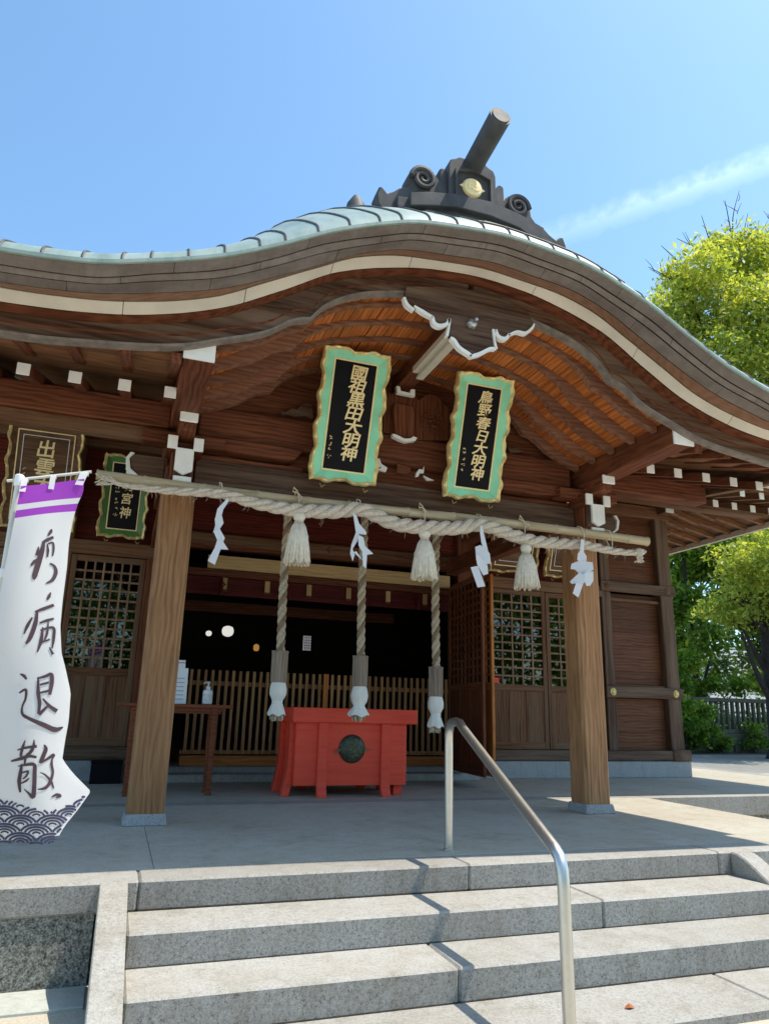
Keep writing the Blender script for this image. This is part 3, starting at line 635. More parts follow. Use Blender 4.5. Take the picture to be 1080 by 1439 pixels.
# carved work over the lintels
tp = MB(); Xt = [XC+s_ for s_ in np.linspace(-2.1, 2.1, 60)]
tp.strip([(x, 3.60) for x in Xt], [(x, max(3.62, float(Cf(abs(x-XC)))-.07)) for x in Xt], 'y', 6.56, 6.60)
sp('gable_panel', tp, 'dark_x')
def carve(name, px, Y, th, mt_, par=None, bev=0.004, **k):
    return sp(name, MB().prism([on(x, y, 1, Y)[[0, 2]] for x, y in px], 'y', Y, Y+th), mt_, par, bev=bev, **k)
kaeru = carve('carved_support', [(549, 612), (549, 555), (556, 549), (584, 556), (588, 562), (596, 556), (604, 553), (614, 556), (622, 564), (625, 570), (632, 571), (632, 618), (590, 618)], 6.44, .08, 'dark_z')
carve('carved_support', [(538, 607), (538, 545), (545, 548), (551, 556), (551, 610)], 6.45, .08, 'dark_z')
carve('strut_head', [(554, 565), (580, 570), (584, 580), (583, 612), (570, 617), (556, 612), (552, 578)], 6.38, .10, 'dark_z', kaeru, 0.012)
sw = MB()
cc = on(607, 594, 1, 6.43)
for k in range(3):
    a0 = k*2*pi/3
    sw.tube([(cc[0]+(.015+.075*q/9)*cos(a0+q*.33), 6.43, cc[2]+(.015+.075*q/9)*sin(a0+q*.33)) for q in range(10)], [.022-.0018*q for q in range(10)], 6)
for r in (.105, .13): sw.tube([(cc[0]+r*cos(q*pi/16), 6.437, cc[2]+r*sin(q*pi/16)) for q in range(33)], .007, 5)
sp('swirl_crest', sw, 'dark_x', kaeru, smooth=True)
carve('white_end', [(557, 542), (562, 543), (563, 549), (576, 552), (577, 547), (583, 547), (583, 557), (558, 552)], 6.30, .05, 'white', kaeru, 0.002)
carve('white_end', [(551, 609), (558, 611), (568, 616), (576, 616), (581, 613), (586, 615), (584, 619), (577, 620), (570, 621), (562, 618), (552, 613)], 6.30, .06, 'white', kaeru, 0.002)
for px in ([(526, 646), (533, 644), (536, 652), (544, 657), (542, 663), (530, 660), (536, 657), (530, 654)], [(585, 664), (589, 659), (594, 660), (596, 655), (595, 665), (590, 664), (588, 669), (584, 670)],
           [(595, 668), (600, 675), (610, 675), (603, 672)]):
    carve('white_scroll', px, 6.42, .03, 'white', None, 0.001)
for px in ([(394, 576), (400, 579), (412, 573), (416, 576), (424, 568), (435, 566), (440, 572), (440, 588), (430, 584), (415, 584), (405, 581), (396, 582)],
           [(712, 625), (718, 630), (726, 629), (735, 634), (728, 636), (716, 636)]):
    carve('small_carving', px, 6.46, .05, 'grey_x', None, 0.003)
carve('orange_block', [(558, 652), (577, 656), (577, 663), (567, 667), (557, 664)], 6.42, .04, 'dark_x', None, 0.003)
# white painted ridge beam seen behind the pendant
rbm = sp('ridge_beam', MB().box(XC-.085, XC+.085, 5.0, 6.6, 4.14, 4.26), 'dark_y')
sp('white_ridge_end', MB().box(XC-.10, XC+.06, 5.02, 5.93, 4.075, 4.138).box(XC-.04, XC+.035, 5.03, 5.99, 4.045, 4.074), 'cream', rbm, bev=0.004)
# --- curved ribs of the vault and the boards above them
for y in (5.16, 5.48, 5.80, 6.12, 6.42):
    X = [x for x in sorted(set(list(np.linspace(XC-2.06, XC+2.06, 110))+[XC-1.37, XC+1.37]))]
    mb = MB().strip([(x, bz(abs(x-XC))+.055) for x in X], [(x, float(Cf(abs(x-XC)))-.075) for x in X], 'y', y-.035, y+.035)
    sp('vault_rib', mb, 'rib')
s_acc, last = 0, None; bounds = []
Xb = np.linspace(XC-2.12, XC+2.12, 800); Zb = Cf(np.abs(Xb-XC))
arc = np.concatenate([[0], np.cumsum(np.hypot(np.diff(Xb), np.diff(Zb)))])
n_b = int(arc[-1]/0.086)
for k in range(n_b):
    s0, s1 = k*arc[-1]/n_b+.003, (k+1)*arc[-1]/n_b-.003
    x0, x1 = np.interp([s0, s1], arc, Xb); z0, z1 = np.interp([s0, s1], arc, Zb); j = RS.uniform(-.006, .004)
    mb = MB().add([(x0, 4.96, z0-.072+j), (x1, 4.96, z1-.072+j), (x1, 6.57, z1-.072+j), (x0, 6.57, z0-.072+j), (x0, 4.96, z0-.05), (x1, 4.96, z1-.05), (x1, 6.57, z1-.05), (x0, 6.57, z0-.05)],
                  [(0, 3, 2, 1), (4, 5, 6, 7), (0, 1, 5, 4), (1, 2, 6, 5), (2, 3, 7, 6), (3, 0, 4, 7)])
    sp('ceiling_board', mb, 'ceil')
mb = MB(); Xc = np.linspace(XC-2.14, XC+2.14, 60)
mb.strip([(x, float(Cf(abs(x-XC)))-.048) for x in Xc], [(x, float(Cf(abs(x-XC)))-.01) for x in Xc], 'y', 4.95, 6.6); sp('vault_cover', mb, 'black')
# --- flat eaves at both sides of the vault: soffit boards, base rafters with white tips, flying rafters
def raft(name, y0, z0, y1, z1, w_, h_, mt_, tip):
    mb = MB(); mb.add([(-w_/2, 0, -h_), (w_/2, 0, -h_), (w_/2, 0, 0), (-w_/2, 0, 0), (-w_/2, y1-y0, z1-z0-h_), (w_/2, y1-y0, z1-z0-h_), (w_/2, y1-y0, z1-z0), (-w_/2, y1-y0, z1-z0)],
                      [(0, 1, 2, 3), (7, 6, 5, 4), (0, 4, 5, 1), (1, 5, 6, 2), (2, 6, 7, 3), (3, 7, 4, 0)])
    return mb
SL = 0.33
def rafter_row(xs_, yt, zt, yb, fly_y, fly_z):
    proto = None
    for x in xs_:
        if proto is None:
            proto = part('base_rafter', raft('', 0, 0, yb-yt, (yb-yt)*SL, .088, .09, None, None), M['dark_y'], B_, loc=(x, yt, zt))
            part('white_tip', MB().box(-.046, .046, -.012, -.0005, -.092, .002), M['white'], proto, loc=(x, yt, zt), bev=0.002)
            if fly_y is not None:
                pf_ = part('flying_rafter', raft('', 0, 0, 0.9, 0.9*0.2+0.10, .075, .085, None, None), M['dark_y'], B_, loc=(x, fly_y, fly_z))
        else:
            again(proto, (x, yt, zt))
            if fly_y is not None: again(pf_, (x, fly_y, fly_z))
ls = [x for x in (-1.28+.02, -0.93, -0.57, -0.21, 0.135)]; rs_ = [4.79, 5.13, 5.49, 5.85, 6.2]
rafter_row(ls+rs_, 5.6, 3.375, 8.9, 4.94, 3.36)
for (x0, x1) in ((RX0+.03, 0.17), (4.75, RX1-.06)):
    n_ = 12
    for k in range(n_):                      # soffit boards along the eave
        y0 = 4.94+k*(3.9/n_); y1 = y0+3.9/n_-.006
        def sz(y): return 3.46+max(0, y-5.5)*SL if y > 5.5 else 3.46-(5.5-y)*.10
        mb = MB().add([(x0, y0, sz(y0)), (x1, y0, sz(y0)), (x1, y1, sz(y1)), (x0, y1, sz(y1)), (x0, y0, sz(y0)+.02), (x1, y0, sz(y0)+.02), (x1, y1, sz(y1)+.02), (x0, y1, sz(y1)+.02)],
                      [(0, 3, 2, 1), (4, 5, 6, 7), (0, 1, 5, 4), (1, 2, 6, 5), (2, 3, 7, 6), (3, 0, 4, 7)])
        sp('soffit_board', mb, 'soffit')
# side fascia of the porch roof
for xg, sg in ((RX1-.05, 1), (RX0+.05, -1)):
    yy = [4.72, 5.5, 6.49, 7.2, 8.0]; lo_ = [3.27, 3.34, 3.47, 3.62, 3.88]
    mb = MB().strip([(y, z) for y, z in zip(yy, lo_)], [(y, z+.02) for y, z in zip(yy, lo_)], 'x', min(xg, xg+.09*sg), max(xg, xg+.09*sg)); sp('verge_lip', mb, 'hall_y')
    mb = MB().strip([(y, z+.02) for y, z in zip(yy, lo_)], [(y, z+.30+.05*i) for i, (y, z) in enumerate(zip(yy, lo_))], 'x', min(xg+.01*sg, xg+.08*sg), max(xg+.01*sg, xg+.08*sg)); sp('verge_board', mb, 'grey_y')

# --- hall: pillars, walls, beams
HY = 10.1
def pillar(x0, x1, y0, y1, z0, z1, mt_='hall_z'): return sp('pillar', MB().box(x0, x1, y0, y1, z0, z1), mt_, bev=0.012)
pillar(8.60, 8.86, HY-.06, HY+.20, .26, 4.62, 'grey_z'); pillar(7.42, 7.60, HY-.03, HY+.17, .40, 4.6, 'grey_z')
pillar(4.80, 5.10, HY+.0, HY+.24, .10, 4.6, 'dark_z'); pillar(.30, .56, HY+.0, HY+.24, .0, 4.6, 'dark_z')
pillar(-.93, -.75, HY-.03, HY+.17, .3, 4.6); pillar(-2.9, -2.66, HY-.05, HY+.19, .0, 4.6)
sp('sill_beam', MB().box(5.1, 8.62, HY-.12, HY+.16, .25, .405), 'grey_x', bev=0.012)
sp('sill_beam', MB().box(8.56, 8.92, HY-.14, HY+.26, .25, .415), 'grey_y', bev=0.012)
sp('sill_beam', MB().box(-5, .30, HY-.12, HY+.16, .25, .41), 'grey_x', bev=0.012)
sp('sill_beam', MB().box(8.60, 8.84, HY+.27, 18, .25, .40), 'grey_y', bev=0.012)
# panelled bay beside the corner
for z0, z1 in ((1.215, 1.395), (2.94, 3.11)):
    r = sp('wall_rail', MB().box(7.38, 8.90, HY-.085, HY-.03, z0, z1), 'grey_x', bev=0.008)
    for xx in (7.50, 8.74):
        rivet = MB().lathe([(.003, -.018), (.03, -.016), (.036, -.008), (.055, -.007), (.062, 0)], (xx, HY-.087, (z0+z1)/2), 18, axis='y')
        sp('round_nail_cap', rivet, 'brass' if z0 < 2 else 'hall_x', r, smooth=True)
sp('lintel_rail', MB().box(7.6, 8.6, HY+.0, HY+.06, 2.80, 2.85), 'hall_x', bev=0.006)
sp('thin_rail', MB().box(7.6, 8.6, HY-.01, HY+.06, 1.395, 1.425), 'hall_x', bev=0.004)
z = .41
for z0, z1 in ((.41, 1.21), (1.43, 2.93), (3.115, 4.6)):
    n_ = max(2, int((z1-z0)/.21))
    for k in range(n_):
        a, b_ = z0+(z1-z0)*k/n_, z0+(z1-z0)*(k+1)/n_-.003
        sp('wall_board', MB().box(7.6, 8.6, HY+.07+RS.uniform(0, .003), HY+.10, a, b_), 'wall_x')
# side wall of the hall
for k in range(20):
    a = .42+k*.21; sp('wall_board', MB().box(8.70, 8.74, HY+.2, 18, a, a+.206), 'hall_y')
for y in (12.6, 15.2, 17.8): pillar(8.6, 8.86, y-.12, y+.12, .4, 4.6)
for z0, z1 in ((1.215, 1.395), (2.94, 3.11)): sp('wall_rail', MB().box(8.862, 8.90, HY-.08, 18, z0, z1), 'grey_y', bev=0.008)
# beams over the openings, and the frieze
sp('door_lintel', MB().box(-5.0, .30, HY-.05, HY+.12, 2.81, 3.0), 'hall_x', bev=0.01)
sp('door_lintel', MB().box(5.1, 7.42, HY-.05, HY+.12, 2.84, 3.02), 'hall_x', bev=0.01)
sp('centre_lintel', MB().box(.56, 4.86, HY-.03, HY+.14, 3.04, 3.27), 'dark_x', bev=0.01)
sp('centre_lintel', MB().box(.56, 4.86, HY-.06, HY-.031, 3.10, 3.25), 'hall_x', bev=0.01)
bs = MB().lathe([(.004, -.03), (.05, -.026), (.06, 0)], (2.72, HY-.062, 3.17), 6, axis='y'); sp('nail_cap', bs, 'hall_x')
for k in range(9):
    z0 = 3.28+k*.17
    sp('frieze_board', MB().box(-5.0, 8.6, HY+.10, HY+.13, max(z0, 3.0), z0+.166), 'red_x')
sp('frieze_board', MB().box(-5.0, .3, HY+.10, HY+.13, 3.0, 3.276), 'red_x'); sp('frieze_board', MB().box(5.1, 7.42, HY+.10, HY+.13, 3.02, 3.276), 'red_x')
sp('wall_plate', MB().box(-5.0, 10.25, 9.25, 9.47, 4.33, 4.56), 'hall_x', bev=0.012)
sp('tie_beam', MB().box(-5.0, 8.9, HY-.08, HY+.16, 4.3, 4.52), 'hall_x', bev=0.012)
e1 = sp('corner_beam_nose', MB().box(8.64, 8.80, 9.80, 10.3, 4.38, 4.56), 'hall_y', bev=0.01); sp('white_end', MB().box(8.636, 8.804, 9.775, 9.798, 4.376, 4.564), 'white', e1, bev=0.003)
# porch tie beams between posts and hall seen under the ceiling
for x in (.29, 4.63): sp('link_beam', MB().box(x-.08, x+.08, 6.8, 10.0, 2.95, 3.18), 'dark_y', bev=0.01)
for k in range(11):
    z = 4.02+k*.0
cb = []
for k in range(14):
    x0 = -1.1+k*.52; sp('porch_ceiling_board', MB().box(x0, x0+.514, 6.66, 10.2, 4.44, 4.46), 'dark_y')
for k in range(7): sp('ceiling_joist', MB().box(-1.2, 6.3, 6.9+k*.5, 6.96+k*.5, 4.36, 4.44), 'dark_x', bev=0.004)

# --- doors
def door(x0, x1, y, z0, zs, z1, nc, nr, hinge=None, mt_='hall', glass=True, name='door', par=None, nst=3, bottom_dark=False, rot=0.0, handle=False):
    """frame of two stiles and rails, a lattice over glass above, boarded panels below; built about its left lower corner"""
    W_ = x1-x0; fw = .07
    org = (x0, y, z0)
    root = part(name, MB().box(0, fw, -.02, .02, 0, z1-z0).box(W_-fw, W_, -.02, .02, 0, z1-z0), M[mt_+'_z'], B_, loc=org, bev=0.004)
    if rot: root.rotation_euler = (0, 0, rot)
    O = Vector(org)
    def q(n_, mb, m_, **k):
        me = mesh_of(n_, mb, M[m_], k.get('bev', 0), False, None, True); o = bpy.data.objects.new(n_, me); COL.objects.link(o); o.parent = root; return o
    h = z1-z0; hs = zs-z0
    for a, b_ in ((0, .10), (hs-.05, hs+.05), (h-.08, h)): q('door_rail', MB().box(fw, W_-fw, -.018, .018, a, b_), mt_+'_x', bev=0.004)
    cw = (W_-2*fw); ch = h-.08-(hs+.05); bw = .0125
    vb = MB().box(-bw, bw, -.012, .012, hs+.05, h-.08); v0 = None
    for i in range(1, nc):
        xx = fw+cw*i/nc
        if v0 is None: v0 = q('lattice_bar', vb, 'lattice' if mt_ == 'hall' else mt_+'_z'); v0.location = (xx, 0, 0)
        else: c_ = v0.copy(); COL.objects.link(c_); c_.location = (xx, 0, 0)
    hb = MB().box(fw, W_-fw, -.009, .009, -bw, bw); h0 = None
    for i in range(1, nr):
        zz = hs+.05+ch*i/nr
        if h0 is None: h0 = q('lattice_bar', hb, 'lattice' if mt_ == 'hall' else mt_+'_x'); h0.location = (0, 0, zz)
        else: c_ = h0.copy(); COL.objects.link(c_); c_.location = (0, 0, zz)
    if glass: q('glass_pane', MB().box(fw, W_-fw, .013, .016, hs+.05, h-.08), 'glass')
    pw_ = cw/nst
    for i in range(nst): q('door_panel', MB().box(fw+pw_*i+(.022 if i else 0), fw+pw_*(i+1)-(.022 if i < nst-1 else 0), -.006, .006, .10, hs-.05), mt_+'_z')
    for i in range(1, nst): q('panel_stile', MB().box(fw+pw_*i-.021, fw+pw_*i+.021, -.014, .014, .10, hs-.05), mt_+'_z', bev=0.003)
    return root
door(5.30, 6.33, HY, .41, 1.31, 2.835, 5, 11); door(6.36, 7.41, HY+.03, .41, 1.31, 2.835, 5, 11)
door(-.745, .18, HY, .41, 1.31, 2.80, 7, 11); door(-1.85, -.94, HY, .41, 1.31, 2.80, 7, 11); door(-2.65, -1.87, HY+.04, .41, 1.31, 2.80, 7, 11)
sp('door_jamb', MB().box(.185, .295, HY-.04, HY+.1, .41, 2.81), 'dark_z', bev=0.006); sp('door_jamb', MB().box(5.105, 5.295, HY-.04, HY+.1, .41, 2.84), 'dark_z', bev=0.006)
sp('red_notice', MB().box(5.375, 5.475, HY-.022, HY-.019, 1.37, 1.45), 'red')
# folded-out leaves at both sides of the central opening
door(4.64, 5.99, HY-.02, .13, 1.27, 2.78, 8, 13, mt_='dark', glass=True, rot=rad(-95), name='open_door')
door(4.74, 6.04, HY-.02, .13, 1.27, 2.78, 8, 13, mt_='orange', glass=True, rot=rad(-92.5), name='open_door')
door(.66, 1.95, HY-.02, .13, 1.27, 2.74, 8, 13, mt_='dark', glass=True, rot=rad(-97), name='open_door')
# pale timber rail, blind and hanging straps at the opening
sp('pale_rail', MB().box(.98, 4.62, HY-.09, HY-.04, 2.755, 2.94), 'pale_x', bev=0.004)
sp('rail_underside', MB().box(.60, 4.84, HY-.02, HY+.10, 2.66, 2.755), 'dark_x', bev=0.004)
for k in range(12): sp('blind_slat', MB().box(.60, 4.84, HY+.11, HY+.13, 2.42+k*.028, 2.443+k*.028), 'blind')
for i, x in enumerate((1.25, 1.85, 2.46, 3.06, 3.68, 4.28)):
    s_ = sp('blind_strap', MB().box(x-.035, x+.035, HY+.08, HY+.092, 2.48, 2.76), 'pale_z')
    sp('strap_end', MB().box(x-.037, x+.037, HY+.075, HY+.094, 2.47, 2.50), 'dark_z', s_)
for i, x in enumerate((1.2, 2.15, 3.3, 4.15)):
    h_ = MB().tube([(x, HY+.02, 2.66), (x+.01, HY+.0, 2.58), (x+.05, HY+.0, 2.55), (x+.02, HY, 2.53), (x-.04, HY, 2.54)], .012, 6); h_.tube([(x, HY, 2.56), (x, HY, 2.40)], [.02, .035], 8)
    sp('blind_cord_tassel', h_, 'blind', smooth=True)
# dim room behind
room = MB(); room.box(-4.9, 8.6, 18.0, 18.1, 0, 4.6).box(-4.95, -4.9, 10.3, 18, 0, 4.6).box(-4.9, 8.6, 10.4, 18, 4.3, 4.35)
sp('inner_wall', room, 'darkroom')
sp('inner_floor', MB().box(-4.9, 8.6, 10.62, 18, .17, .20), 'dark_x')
sp('inner_rail', MB().box(.9, 4.6, 12.4, 12.5, 2.45, 2.62), 'dark_x')
sp('back_lattice_window', MB().box(3.32, 3.48, 14.0, 14.02, 2.02, 2.3), emis('far paper window', (.5, .52, .55), .12))
bars = MB()
for k in range(4): bars.box(3.35+k*.04, 3.358+k*.04, 13.98, 13.995, 2.02, 2.3)
for k in range(5): bars.box(3.32, 3.48, 13.98, 13.995, 2.06+k*.05, 2.068+k*.05)
sp('back_window_bars', bars, 'darkroom')

# --- hall eaves on the right: two tiers of rafters and the eave boards
EZ = 3.99
xs_h = list(np.arange(7.62, 10.6, 0.352))
p1 = None
for x in xs_h:
    if p1 is None:
        p1 = part('hall_rafter', raft('', 0, 0, 1.7, 1.7*.40, .09, .10, None, None), M['hall_y'], B_, loc=(x, 8.0, 4.03)); part('white_tip', MB().box(-.047, .047, -.012, -.0005, -.102, .002), M['white'], p1, loc=(x, 8.0, 4.03))
        p2 = part('hall_flying_rafter', raft('', 0, 0, 1.1, 1.1*.22, .08, .09, None, None), M['hall_y'], B_, loc=(x, 7.5, 4.045)); part('white_tip', MB().box(-.042, .042, -.012, -.0005, -.092, .002), M['white'], p2, loc=(x, 7.5, 4.045))
    else: again(p1, (x, 8.0, 4.03)); again(p2, (x, 7.5, 4.045))
for k in range(10):
    y0 = 7.42+k*.29
    def hz(y): return 4.06+(y-7.42)*.26+max(0, y-8.2)*.12
    sp('eave_board', MB().add([(6.3, y0, hz(y0)), (10.7, y0, hz(y0)+.02), (10.7, y0+.285, hz(y0+.285)+.02), (6.3, y0+.285, hz(y0+.285)), (6.3, y0, hz(y0)+.02), (10.7, y0, hz(y0)+.04), (10.7, y0+.285, hz(y0+.285)+.04), (6.3, y0+.285, hz(y0+.285)+.02)],
        [(0, 3, 2, 1), (4, 5, 6, 7), (0, 1, 5, 4), (1, 2, 6, 5), (2, 3, 7, 6), (3, 0, 4, 7)]), 'soffit')
# side eave: rafters run out over the side wall
def sx(x): return 4.96-(x-8.7)*.30+max(0, x-9.9)*.10
p1 = None
for k in range(22):
    y = 9.75+k*.40
    mb = MB().add([(0, -.045, sx(8.7)-.11), (0, .045, sx(8.7)-.11), (0, .045, sx(8.7)), (0, -.045, sx(8.7)), (1.35, -.045, sx(10.05)-.11), (1.35, .045, sx(10.05)-.11), (1.35, .045, sx(10.05)), (1.35, -.045, sx(10.05))],
                  [(0, 1, 2, 3), (7, 6, 5, 4), (0, 4, 5, 1), (1, 5, 6, 2), (2, 6, 7, 3), (3, 7, 4, 0)])
    if p1 is None: p1 = part('side_rafter', mb, M['soffit'], B_, loc=(8.7, y, 0))
    else: again(p1, (8.7, y, 0))
p1 = None
for k in range(22):
    y = 9.75+k*.40
    mb = MB().add([(0, -.04, sx(9.9)-.06), (0, .04, sx(9.9)-.06), (0, .04, sx(9.9)+.03), (0, -.04, sx(9.9)+.03), (.88, -.04, sx(10.78)-.06), (.88, .04, sx(10.78)-.06), (.88, .04, sx(10.78)+.02), (.88, -.04, sx(10.78)+.02)],
                  [(0, 1, 2, 3), (7, 6, 5, 4), (0, 4, 5, 1), (1, 5, 6, 2), (2, 6, 7, 3), (3, 7, 4, 0)])
    if p1 is None: p1 = part('side_flying_rafter', mb, M['soffit'], B_, loc=(9.9, y, 0))
    else: again(p1, (9.9, y, 0))
for k in range(9):
    x0 = 8.7+k*.24; x1 = x0+.235
    sp('eave_board', MB().add([(x0, 9.4, sx(x0)+.03), (x1, 9.4, sx(x1)+.03), (x1, 19, sx(x1)+.03), (x0, 19, sx(x0)+.03), (x0, 9.4, sx(x0)+.05), (x1, 9.4, sx(x1)+.05), (x1, 19, sx(x1)+.05), (x0, 19, sx(x0)+.05)],
        [(0, 3, 2, 1), (4, 5, 6, 7), (0, 1, 5, 4), (1, 2, 6, 5), (2, 3, 7, 6), (3, 0, 4, 7)]), 'hall_y')
# corner rafter
sp('hip_rafter', MB().obox((8.75, 9.95, 4.80), (10.80, 7.45, 4.22), .13, .16), 'hall_x', bev=0.008)
sp('eave_fascia', MB().box(10.78, 10.86, 7.36, 19, 4.30, 4.40), 'cream', bev=0.004); sp('eave_fascia', MB().box(6.2, 10.86, 7.30, 7.355, 4.07, 4.16), 'cream', bev=0.004)
sp('eave_edge', MB().box(10.80, 10.92, 7.28, 19, 4.405, 4.72), 'copperbrown', bev=0.004); sp('eave_edge', MB().box(6.4, 10.79, 7.24, 7.36, 4.17, 4.48), 'copperbrown', bev=0.004)
# hall roof
hr = MB(); RY = 12.5; RZ = 8.0
hr.add([(-7, 7.24, 4.5), (10.92, 7.24, 4.72), (8.6, RY, RZ), (-7, RY, RZ), (10.92, 19.5, 4.72), (-7, 19.5, 4.72), (9.2, RY, 6.6)], [(0, 1, 6, 2, 3), (1, 4, 6), (6, 4, 5, 3, 2)])
sp('hall_roof', hr, 'copper', fix=False)
hr = MB(); hr.box(6.3, 10.78, 7.36, 7.5, 4.15, 4.45); sp('roof_underlay', hr, 'black')
hrb = MB().box(-7, 8.8, RY-.2, RY+.2, RZ-.1, RZ+.5); sp('hall_ridge', hrb, 'tile', bev=0.05)
sp('front_gable_ridge', MB().box(2.60, 2.80, 9.3, 12.5, 5.6, 7.9), 'tile', bev=.03)
sp('ridge_finial', MB().lathe([(.18, 0), (.2, .5), (.14, .8), (.05, .95)], (2.70, 9.4, 7.85), 12), 'tile', smooth=True)

# --- low lattice gate across the opening
G_ = empty('lattice_gate', (2.7, HY+.06, .17), 'low slatted timber gate closing the central opening of the hall', 'gate')
part('bottom_rail', MB().box(.85, 4.70, HY+.02, HY+.10, .168, .30), M['orange_x'], G_, 0.006)
for z0, z1 in ((1.19, 1.25), (.318, .37)): part('rail', MB().box(.85, 4.70, HY+.05, HY+.075, z0, z1), M['slat'], G_, 0.003)
sl = None
for k in range(41):
    x = .91+k*.0925
    if sl is None: sl = part('slat', MB().box(-.020, .020, -.014, .014, 0, 1.075), M['slat'], G_, loc=(x, HY+.03, .318), bev=0.002)
    else: again(sl, (x, HY+.03, .318))
part('gate_post', MB().box(2.72, 2.79, HY-.0, HY+.05, .30, 1.40), M['orange_z'], G_, 0.004)

# ================================================================== things on the porch
def text_mesh(txt, size, mtx, mt_, name, par, depth=0.004, bold=0.0, shear=0.0, wob=0.0):
    cu = bpy.data.curves.new(name, 'FONT'); cu.body = txt; cu.size = size; cu.align_x = 'CENTER'; cu.align_y = 'CENTER'
    cu.extrude = depth; cu.offset = bold; cu.shear = shear; cu.resolution_u = 2
    o = bpy.data.objects.new(name, cu); COL.objects.link(o); dg = bpy.context.evaluated_depsgraph_get()
    me = bpy.data.meshes.new_from_object(o.evaluated_get(dg)); bpy.data.objects.remove(o); 
    if wob:
        import mathutils.noise as mn
        for v in me.vertices:
            p = Vector((v.co.x*9/size*0.12+hash(txt) % 7, v.co.y*9/size*0.12, 0))
            v.co.x += (mn.noise(p)*wob)*size; v.co.y += (mn.noise(p+Vector((5, 3, 1)))*wob)*size
    me.transform(mtx); me.materials.clear(); me.materials.append(mt_)
    ob = bpy.data.objects.new(name, me); COL.objects.link(ob); ob.parent = par; ob.location = (0, 0, 0)
    return ob
def plaque(name, top, bot, W_, label, cols, gold='gold', field='mint', board='black', inner=(.142, .135), wavy=.026, group=None, thick=.05, border=True, cat='plaque', side=None):
    """hanging plaque: local x across, y up the board, z out of it; top / bot are the middles of its short edges"""
    top = Vector(top); bot = Vector(bot); yv = (top-bot).normalized(); Hh = (top-bot).length; xv = Vector((1, 0, 0)); zv = xv.cross(yv).normalized()
    c_ = (top+bot)/2
    E_ = empty(name, tuple(c_), label, cat, group)
    R3 = Matrix((xv, yv, zv)).transposed()
    E_.rotation_euler = R3.to_euler()
    def q(n_, mb, m_, bev=0, smooth=False, par=E_):
        me = mesh_of(n_, mb, M[m_] if isinstance(m_, str) else m_, bev, smooth, None, True); o = bpy.data.objects.new(n_, me); COL.objects.link(o); o.parent = par; return o
    a, b_ = W_/2, Hh/2; N_ = 200
    def outline(a1, b1, wv, grow=0.0):
        P = []; per = 2*(a1+b1)*2
        for i in range(N_):
            s_ = i/N_*per
            if s_ < 2*a1: x, y, nx, ny, t, L = -a1+s_, -b1, 0, -1, s_/(2*a1), 2*a1
            elif s_ < 2*a1+2*b1: s2 = s_-2*a1; x, y, nx, ny, t, L = a1, -b1+s2, 1, 0, s2/(2*b1), 2*b1
            elif s_ < 4*a1+2*b1: s2 = s_-2*a1-2*b1; x, y, nx, ny, t, L = a1-s2, b1, 0, 1, s2/(2*a1), 2*a1
            else: s2 = s_-4*a1-2*b1; x, y, nx, ny, t, L = -a1, b1-s2, -1, 0, s2/(2*b1), 2*b1
            k = wv*(0.55*cos(2*pi*t*(2 if L < 1.0 else 4)+pi)+0.42*abs(sin(pi*t*(5 if L < 1 else 9)+.6))+0.9*(abs(2*t-1)**10))
            P.append((x+nx*k, y+ny*k))
        return P
    o1 = outline(a-wavy, b_-wavy, wavy); o2 = [(x*(1-.038/a) , y*(1-.038/b_)) for x, y in o1]
    fx, fy_ = a-inner[0], b_-inner[1]
    def rect(fx, fy_):
        P = []; per = 4*(fx+fy_); A1, B1 = a-wavy, b_-wavy; pr = 4*(A1+B1)
        for i in range(N_):
            s_ = i/N_*pr
            if s_ < 2*A1: P.append((-fx+2*fx*s_/(2*A1), -fy_))
            elif s_ < 2*A1+2*B1: P.append((fx, -fy_+2*fy_*(s_-2*A1)/(2*B1)))
            elif s_ < 4*A1+2*B1: P.append((fx-2*fx*(s_-2*A1-2*B1)/(2*A1), fy_))
            else: P.append((-fx, fy_-2*fy_*(s_-4*A1-2*B1)/(2*B1)))
        return P
    def ring(rings):
        mb = MB()
        for P, z in rings:
            mb.v += [(x, y, z) for x, y in P]
        for r_ in range(len(rings)-1):
            for i in range(N_):
                j = (i+1) % N_; mb.f.append((r_*N_+i, r_*N_+j, (r_+1)*N_+j, (r_+1)*N_+i)); mb.mi.append(0)
        return mb
    lump = [thick+.020*abs(sin(i*pi/7.5)) for i in range(N_)]
    rg = ring([(o1, -.01), (o1, thick*.75), ([(x*(1-.012/a), y*(1-.012/b_)) for x, y in o1], thick), ([(x*(1-.026/a), y*(1-.026/b_)) for x, y in o1], thick), (o2, thick*.72), (o2, -.01)])
    rg.v[2*N_:3*N_] = [(x, y, lump[i]) for i, (x, y, z) in enumerate(rg.v[2*N_:3*N_])]
    rim = q('gilt_rim', rg, gold)
    fo, fi = [(x*1.004, y*1.004) for x, y in o2], rect(fx+.012, fy_+.012)
    q('sloping_border', ring([(fo, thick*.70), (fi, .008)]), field)
    q('inner_line', ring([(rect(fx+.014, fy_+.014), -.002), (rect(fx+.014, fy_+.014), .014), (rect(fx, fy_), .014), (rect(fx, fy_), -.002)]), 'gold_flat')
    q('board', MB().box(-fx-.005, fx+.005, -fy_-.005, fy_+.005, -.012, .004), board)
    q('backing', MB().box(-a+.06, a-.06, -b_+.06, b_-.06, -.03, -.0125), 'dark_z')
    if border: q('thin_line', ring([(rect(fx-border, fy_-border), .004), (rect(fx-border, fy_-border), .007), (rect(fx-border-.008, fy_-border-.008), .007), (rect(fx-border-.008, fy_-border-.008), .004)]), 'paper')
